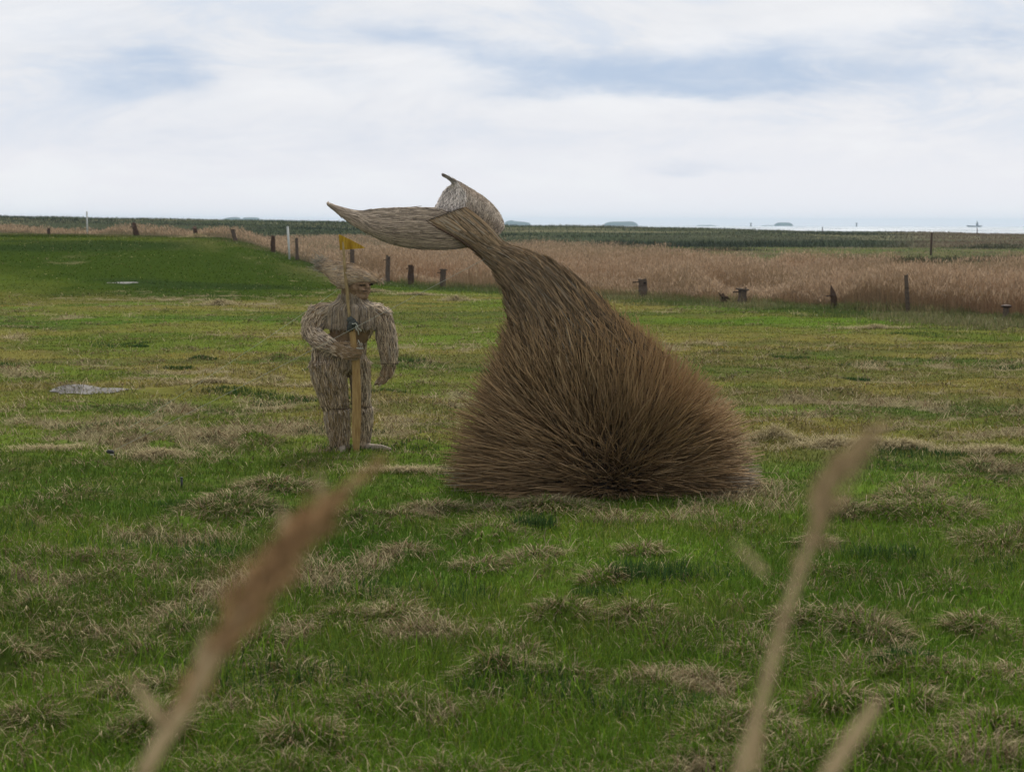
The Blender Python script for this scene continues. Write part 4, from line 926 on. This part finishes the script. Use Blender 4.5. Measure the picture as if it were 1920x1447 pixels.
# ------------------------------------------------------------------ old fence posts
def post(name, px, pyb, pyt, wpx, Y, label, lean=0.0, cap_=None, bolt=0, mat=None, seed=0, split=0.0, ns=9, group='old stubby posts along the edge of the reeds', cat='post'):
    b = at(px, pyb, Y); g0 = gz(b.x, Y); root = empty(name, (b.x, Y, g0)); tag(root, label, cat, group)
    top = at(px, pyt, Y).z-g0; w_ = wpx/FPX*Y/2; r_ = np.random.default_rng(seed+50); k_ = 8
    P_ = [[lean*top*f_+r_.normal(0, w_*.05), 0, -.15+(top+.15)*f_] for f_ in np.linspace(0, 1, k_)]
    P_ = np.array(P_); rad = w_*(1.10-.18*np.linspace(0, 1, k_))*(1+r_.normal(0, .05, k_))
    V, F, _ = tube_arrays(P_[None], rad[None], ns); V = V.reshape(k_, ns, 3)
    V[..., :2] += (V[..., :2]-P_[:, None, :2])*(r_.normal(0, .10, (1, ns, 1))+r_.normal(0, .05, (k_, ns, 1)))
    V[-1, :, 2] += r_.normal(0, w_*.28, ns)+split*w_*np.sin(np.arange(ns)*2*math.pi/ns+1)
    V = V.reshape(-1, 3); me = bpy.data.meshes.new('shaft')
    me.from_pydata([tuple(v) for v in V]+[(float(P_[-1, 0]), 0, float(P_[-1, 2]-w_*.25))], [], [tuple(f_) for f_ in F]+[((k_-1)*ns+j, (k_-1)*ns+(j+1) % ns, k_*ns) for j in range(ns)]); me.update()
    sh = link('shaft', me, mat or M_wood, root); tx = float(P_[-1, 0])
    if bolt: path_tube('bolt', [(tx, -w_*.3, top*.86), (tx-w_*1.1, -w_*.5, top*.86), (tx-w_*bolt, -w_*.5, top*.84)], [w_*.16, w_*.15, w_*.20], M_iron, root, 6)
    if cap_ == 'slab':
        bm = bmesh.new(); bmesh.ops.create_cube(bm, size=1); bmesh.ops.scale(bm, verts=bm.verts, vec=(w_*2.7, w_*2.2, w_*.36)); bmesh.ops.bevel(bm, geom=bm.edges[:], offset=w_*.1, segments=2, affect='EDGES')
        bmesh.ops.rotate(bm, verts=bm.verts, cent=(0, 0, 0), matrix=Matrix.Rotation(r_.normal(0, .06), 3, 'Y')); bmesh.ops.translate(bm, verts=bm.verts, vec=(tx, 0, top+w_*.05)); me = bpy.data.meshes.new('cap_board'); bm.to_mesh(me); bm.free(); link('cap_board', me, M_wood, root)
    if cap_ == 'dome':
        bm = bmesh.new(); bmesh.ops.create_uvsphere(bm, u_segments=14, v_segments=8, radius=1); bmesh.ops.scale(bm, verts=bm.verts, vec=(w_*1.9, w_*1.7, w_*.6)); bmesh.ops.translate(bm, verts=bm.verts, vec=(tx, 0, top)); me = bpy.data.meshes.new('cap'); bm.to_mesh(me); bm.free(); link('cap', me, M_iron, root)
    if cap_ == 'hole':
        bm = bmesh.new(); bmesh.ops.create_uvsphere(bm, u_segments=10, v_segments=6, radius=w_*.42); bmesh.ops.scale(bm, verts=bm.verts, vec=(1, .4, .6)); bmesh.ops.translate(bm, verts=bm.verts, vec=(tx+w_*.45, -w_*.85, top-w_*.9)); me = bpy.data.meshes.new('knot_hole'); bm.to_mesh(me); bm.free(); link('knot_hole', me, M_dark, root)
        path_tube('wire_band', [(tx+math.cos(a)*w_*1.08, math.sin(a)*w_*1.08, top-w_*1.5+.1*w_*math.cos(a)) for a in np.linspace(0, 2*math.pi, 17)], w_*.07, M_iron, root, 5)
    return root
def yl(px): u_ = (px-960)/FPX; return 62.3/(1+1.37*u_)
post('fence_post', 92, 444, 428, 6, yl(92), 'dark thin post farthest left on the crest of the green mound', -.02, None, 0, M_stump, 1)
post('fence_post', 258, 446, 422, 9, yl(258), 'leaning rotten post between the white pole and the straw heap on the mound', -.30, None, 1.6, M_stump, 2, 1.5)
post('fence_post', 369, 449, 426, 8, yl(369), 'brown split post standing in the straw heap on the mound crest', -.22, None, 1.5, M_stump, 3, .8)
post('fence_post', 443, 456, 431, 8, yl(443), 'left leaning post with a flat dark top where the mound begins to fall', -.32, 'slab', 0, None, 4)
post('fence_post', 512, 464, 443, 8, yl(512), 'dark square post left of the thin white pole beside the figure', .0, None, 1.8, M_stump, 5)
post('fence_post', 557, 482, 447, 6, yl(557), 'slim tall post directly right of the thin white pole', -.03, None, 2.6, None, 6)
post('fence_post', 661, 497, 468, 9, yl(661), 'grey post seen behind the pennant of the flag staff', .0, None, 1.7, None, 7)
post('fence_post', 727, 509, 480, 9, yl(727), 'grey post with a small bolt just right of the figure cap', .02, 'hole', 1.9, None, 8)
post('fence_post', 770, 526, 498, 11, yl(770), 'rust brown thick post in green weeds under the left fluke', .04, None, 1.7, M_stump, 9)
post('fence_post', 831, 526, 506, 11, yl(831), 'low wide post with a bolt sticking out left near the pale guy line', .0, 'slab', 2.2, None, 10)
post('fence_post', 1063, 546, 520, 15, yl(1063), 'grey capped stub half hidden in grass right of the tail stem', .0, 'slab', 0, None, 11)
post('fence_post', 1206, 566, 523, 16, yl(1206), 'tall weathered post with a dark hole and pale straw at its foot', -.03, 'hole', 2.3, None, 12)
post('fence_post', 1391, 572, 543, 17, yl(1391), 'thick forked post with an overhanging top board beside the broken brown stump', .02, 'slab', 2.2, None, 13)
post('fence_post', 1564, 580, 550, 12, yl(1564), 'pointed brown post with a peg near its top left of the long stake', -.06, None, 2.3, M_stump, 14, 2.0)
post('fence_post', 1886, 598, 574, 11, yl(1886), 'farthest right post under a dark mushroom shaped cap', .0, 'dome', 0, None, 15)
rt = post('broken_stump', 1357, 570, 560, 12, yl(1357)-.3, 'low broken stump with a rust red top and a splinter pointing up left', .0, None, 0, M_stump, 16, 1.5, 9, None, 'stump')
path_tube('splinter', [(-.02, -.05, .18), (-.13, -.05, .28), (-.19, -.05, .36)], [.05, .03, .014], M_stump, rt, 6); path_tube('top_board', [(-.10, -.05, .25), (.10, -.05, .19), (.20, -.05, .12)], [.03, .05, .03], M_flag if False else M_stump, rt, 6)
st = post('leaning_stake', 1704, 590, 515, 7.5, yl(1704), 'long thin stake leaning left above the reeds on the right', -.10, None, 0, None, 17, 0, 8, None, 'stake')
for f_ in (.15, .3, .42, .55, .68): path_tube('wire_staple', [(-.1*1.15*f_-.06, -.03, 1.15*f_), (-.1*1.15*f_+.01, -.06, 1.15*f_+.01), (-.1*1.15*f_+.05, -.03, 1.15*f_)], .012, M_iron, st, 5)
def pole(px, pyb, pyt, Y, wpx, label, mat, lean=0.0, group=None, name='marker_pole'):
    b = at(px, pyb, Y); g0 = float(H_base(b.x, Y)); root = empty(name, (b.x, Y, g0)); tag(root, label, 'pole', group); h_ = at(px, pyt, Y).z-g0; w_ = wpx/FPX*Y/2
    path_tube('shaft', [(0, 0, -.2), (lean*h_*.5, 0, h_*.5), (lean*h_, 0, h_)], w_, mat, root, 8); path_tube('end_cap', [(lean*h_, 0, h_), (lean*h_, 0, h_+w_*.8)], [w_*1.15, w_*.9], mat, root, 8); return root
pole(164, 444, 398, 99, 3.2, 'white marker pole rising above the horizon on the left of the mound', M_white, 0, 'white marker poles')
pole(543, 478, 426, 76, 4.0, 'white marker pole beside the slim post where the mound slopes down', M_white, -.05, 'white marker poles')
pole(1746, 452, 438, 150, 4.0, 'short dark marker pole in the far rough ground on the right', M_stump, .02)
pole(1832, 437, 428, 290, 1.6, 'tiny dark marker pole on the far ridge before the sea on the right', M_stump, 0)
pole(1542, 433, 426, 285, 1.6, 'tiny dark marker pole on top of the scrub ridge right of centre', M_stump, 0)

# ------------------------------------------------------------------ things far out on the sea
def beacon(px, Y, hpx, label):
    b = at(px, 421, Y); root = empty('sea_beacon', (b.x, Y, SEA)); tag(root, label, 'sea mark', 'far marks out on the sea'); h_ = hpx/FPX*Y
    path_tube('mast', [(0, 0, 0), (0, 0, h_+2.5)], [1.4, .9], M_iron, root, 6); path_tube('basket', [(0, 0, h_*.55+2.5), (0, 0, h_*.8+2.5), (0, 0, h_+2.5)], [.6, 2.6, .5], M_iron, root, 8)
beacon(1408, 3000, 4.5, 'tiny dark sea mark left of the small square island')
beacon(1606, 3100, 5.0, 'tiny dark sea mark alone on the open sea right of the small square island')
b = at(1829, 421, 3000); ship = empty('ship', (b.x, 3000, SEA)); tag(ship, 'distant sailing vessel with a raised mast near the right edge of the sea', 'ship')
bm = bmesh.new(); prof = [(-16, 3), (-14, 0), (10, 0), (12, 3), (0, 2.4)]
for yy in (-2, 2): pass
Va = [bm.verts.new((x_, -2.2, z_)) for x_, z_ in prof]; Vb = [bm.verts.new((x_, 2.2, z_)) for x_, z_ in prof]
bm.faces.new(Va); bm.faces.new(Vb[::-1])
for j in range(5): bm.faces.new((Va[j], Vb[j], Vb[(j+1) % 5], Va[(j+1) % 5]))
bmesh.ops.recalc_face_normals(bm, faces=bm.faces); me = bpy.data.meshes.new('hull'); bm.to_mesh(me); bm.free(); link('hull', me, M_iron, ship)
path_tube('mast', [(3, 0, 2), (3, 0, 12)], [.4, .3], M_iron, ship, 6); path_tube('sail', [(3, 0, 3), (3.2, 0, 7), (3, 0, 11)], [2.4, 1.9, .3], M_iron, ship, 8)

# ------------------------------------------------------------------ reeds right in front of the camera
def reed(label, pix, Y, rads, pan, leaves, seed, colr):
    """pix: stem pixels bottom->top; pan: list of (px,py, halfwidth_px, density) for the seed head"""
    r_ = np.random.default_rng(seed); p0 = at(pix[0][0], pix[0][1], Y); g0 = gz(p0.x, Y); base = Vector((p0.x-.10, Y+.02, g0)); root = empty('reed', base); tag(root, label, 'reed', 'blurred reeds close to the camera'); B_ = np.array(base)
    pts = [np.array(base), np.array(base)*.6+np.array(p0)*.4+np.array([-.01, 0, 0])]+[np.array(at(a, b, Y)) for a, b in pix]
    P_ = np.concatenate([smooth_path(pts[:3], 21)[:-1], smooth_path(pts[2:], 40)]); dz_ = P_[:, 2]; v0_ = int(np.searchsorted(dz_, p0[2])); rd = np.interp(np.clip((np.arange(60)-v0_)/(59.0-v0_), 0, 1), np.linspace(0, 1, len(rads)), rads)
    o = path_tube('stem', P_, rd, bpy.data.materials['reed_stem'], root, 8, B_)
    if pan:
        K = np.array([[*at(a, b, Y), w*.78/FPX*Y, d] for a, b, w, d in pan]); paths, cs, rds = [], [], []
        for i in range(len(K)-1):
            m_ = int(K[i, 4]*.42)
            for _ in range(m_):
                f_ = r_.random(); c_ = K[i, :3]*(1-f_)+K[i+1, :3]*f_; w_ = K[i, 3]*(1-f_)+K[i+1, 3]*f_; d_ = K[i+1, :3]-K[i, :3]; d_ /= np.linalg.norm(d_)
                w_ = w_*(.55+.9*vnoise(np.array([i*1.7+f_*2.2+seed]), np.array([.5]))[0]); s_ = c_+r_.normal(0, 1, 3)*w_*.50; e_ = s_+d_*(.006+.012*r_.random())+r_.normal(0, .0035, 3)
                paths.append([s_, s_*.66+e_*.34, s_*.3+e_*.7, e_]); rds.append(np.array([.0005, .0011, .0009, .0002])*(.8+.7*r_.random())); cs.append(np.array(colr)*(.5+.9*r_.random()))
        V, F, C = tube_arrays(np.array(paths), np.array(rds), 4, np.array(cs)); link('seed_head', np_mesh('seed_head', V-B_, F, C), M_reed, root)
    for lf in leaves:
        bm = bmesh.new(); rows = []
        for a, b, w in lf:
            c_ = at(a, b, Y); h_ = w/FPX*Y/2; rows.append([bm.verts.new(np.array(c_)-B_+np.array(q)) for q in ((-h_, 0, -h_*.4), (0, -.0012, 0), (h_, 0, h_*.4), (0, .0004, 0))])
        for r0, r1 in zip(rows[:-1], rows[1:]):
            for j in range(4): bm.faces.new((r0[j], r0[(j+1) % 4], r1[(j+1) % 4], r1[j]))
        me = bpy.data.meshes.new('leaf'); bm.to_mesh(me); bm.free(); link('leaf', me, bpy.data.materials['reed_stem'], root)
    return root
plain_mat('reed_stem', (.25, .18, .09), (.40, .30, .16), .7, (80, 80, 20))
reed('blurred reed leaning right with a thick reddish seed head in the left foreground', [(262,1460),(300,1395),(350,1320),(395,1240),(450,1150),(520,1060),(575,985),(610,945)], 1.15, [.0062, .0062, .0060, .0050, .0038, .0028, .0018],
     [(290,1410,14,50),(340,1320,22,130),(395,1235,36,280),(450,1150,42,400),(510,1065,50,440),(560,1000,44,230),(600,960,24,50),(650,912,20,30),(700,872,8,0)],
     [[(242,1272,4),(270,1305,18),(300,1345,26),(322,1378,14)], [(598,880,4),(602,920,14),(604,960,16),(590,1000,8)], [(528,948,6),(534,985,22),(548,1030,28)], [(385,1180,6),(378,1225,26),(365,1300,34),(345,1350,12)], [(596,975,6),(640,925,20),(690,885,14),(716,862,4)]], 21, (.35, .215, .105))
reed('blurred reed with a narrow tan seed head bending right in the right foreground', [(1382,1460),(1415,1360),(1450,1230),(1475,1140),(1505,1060),(1530,990),(1545,925),(1580,870),(1615,830)], 1.15, [.0044, .0043, .0040, .0036, .0032, .0026, .0014],
     [(1490,1100,10,20),(1515,1030,18,80),(1535,975,20,110),(1548,930,26,170),(1565,890,26,130),(1600,858,20,80),(1632,818,6,0)],
     [[(1372,1012,3),(1400,1040,10),(1435,1075,12)], [(1520,1005,6),(1550,1018,12),(1572,1022,4)], [(1425,1340,5),(1425,1380,16),(1412,1450,22)]], 22, (.38, .28, .15))
reed('blurred snapped bare reed stub poking up at the bottom right', [(1548,1460),(1580,1410),(1615,1360),(1645,1318)], 1.1, [.0058, .0056, .0054, .0050, .0034], None, [], 23, (.2, .15, .1))

# ------------------------------------------------------------------ haze
HZ = box_mesh('haze', -6400, 6400, -60, 5320, -12, 22)
m = bpy.data.materials.new('haze_air'); m.use_nodes = True; t = m.node_tree; t.nodes.clear()
v_ = t.nodes.new('ShaderNodeVolumePrincipled'); v_.inputs['Density'].default_value = .00014; v_.inputs['Color'].default_value = (.60, .82, 1.0, 1); v_.inputs['Anisotropy'].default_value = 0.5
o_ = t.nodes.new('ShaderNodeOutputMaterial'); t.links.new(v_.outputs[0], o_.inputs['Volume'])
hz = link('haze', HZ, m); tag(hz, kind='stuff')
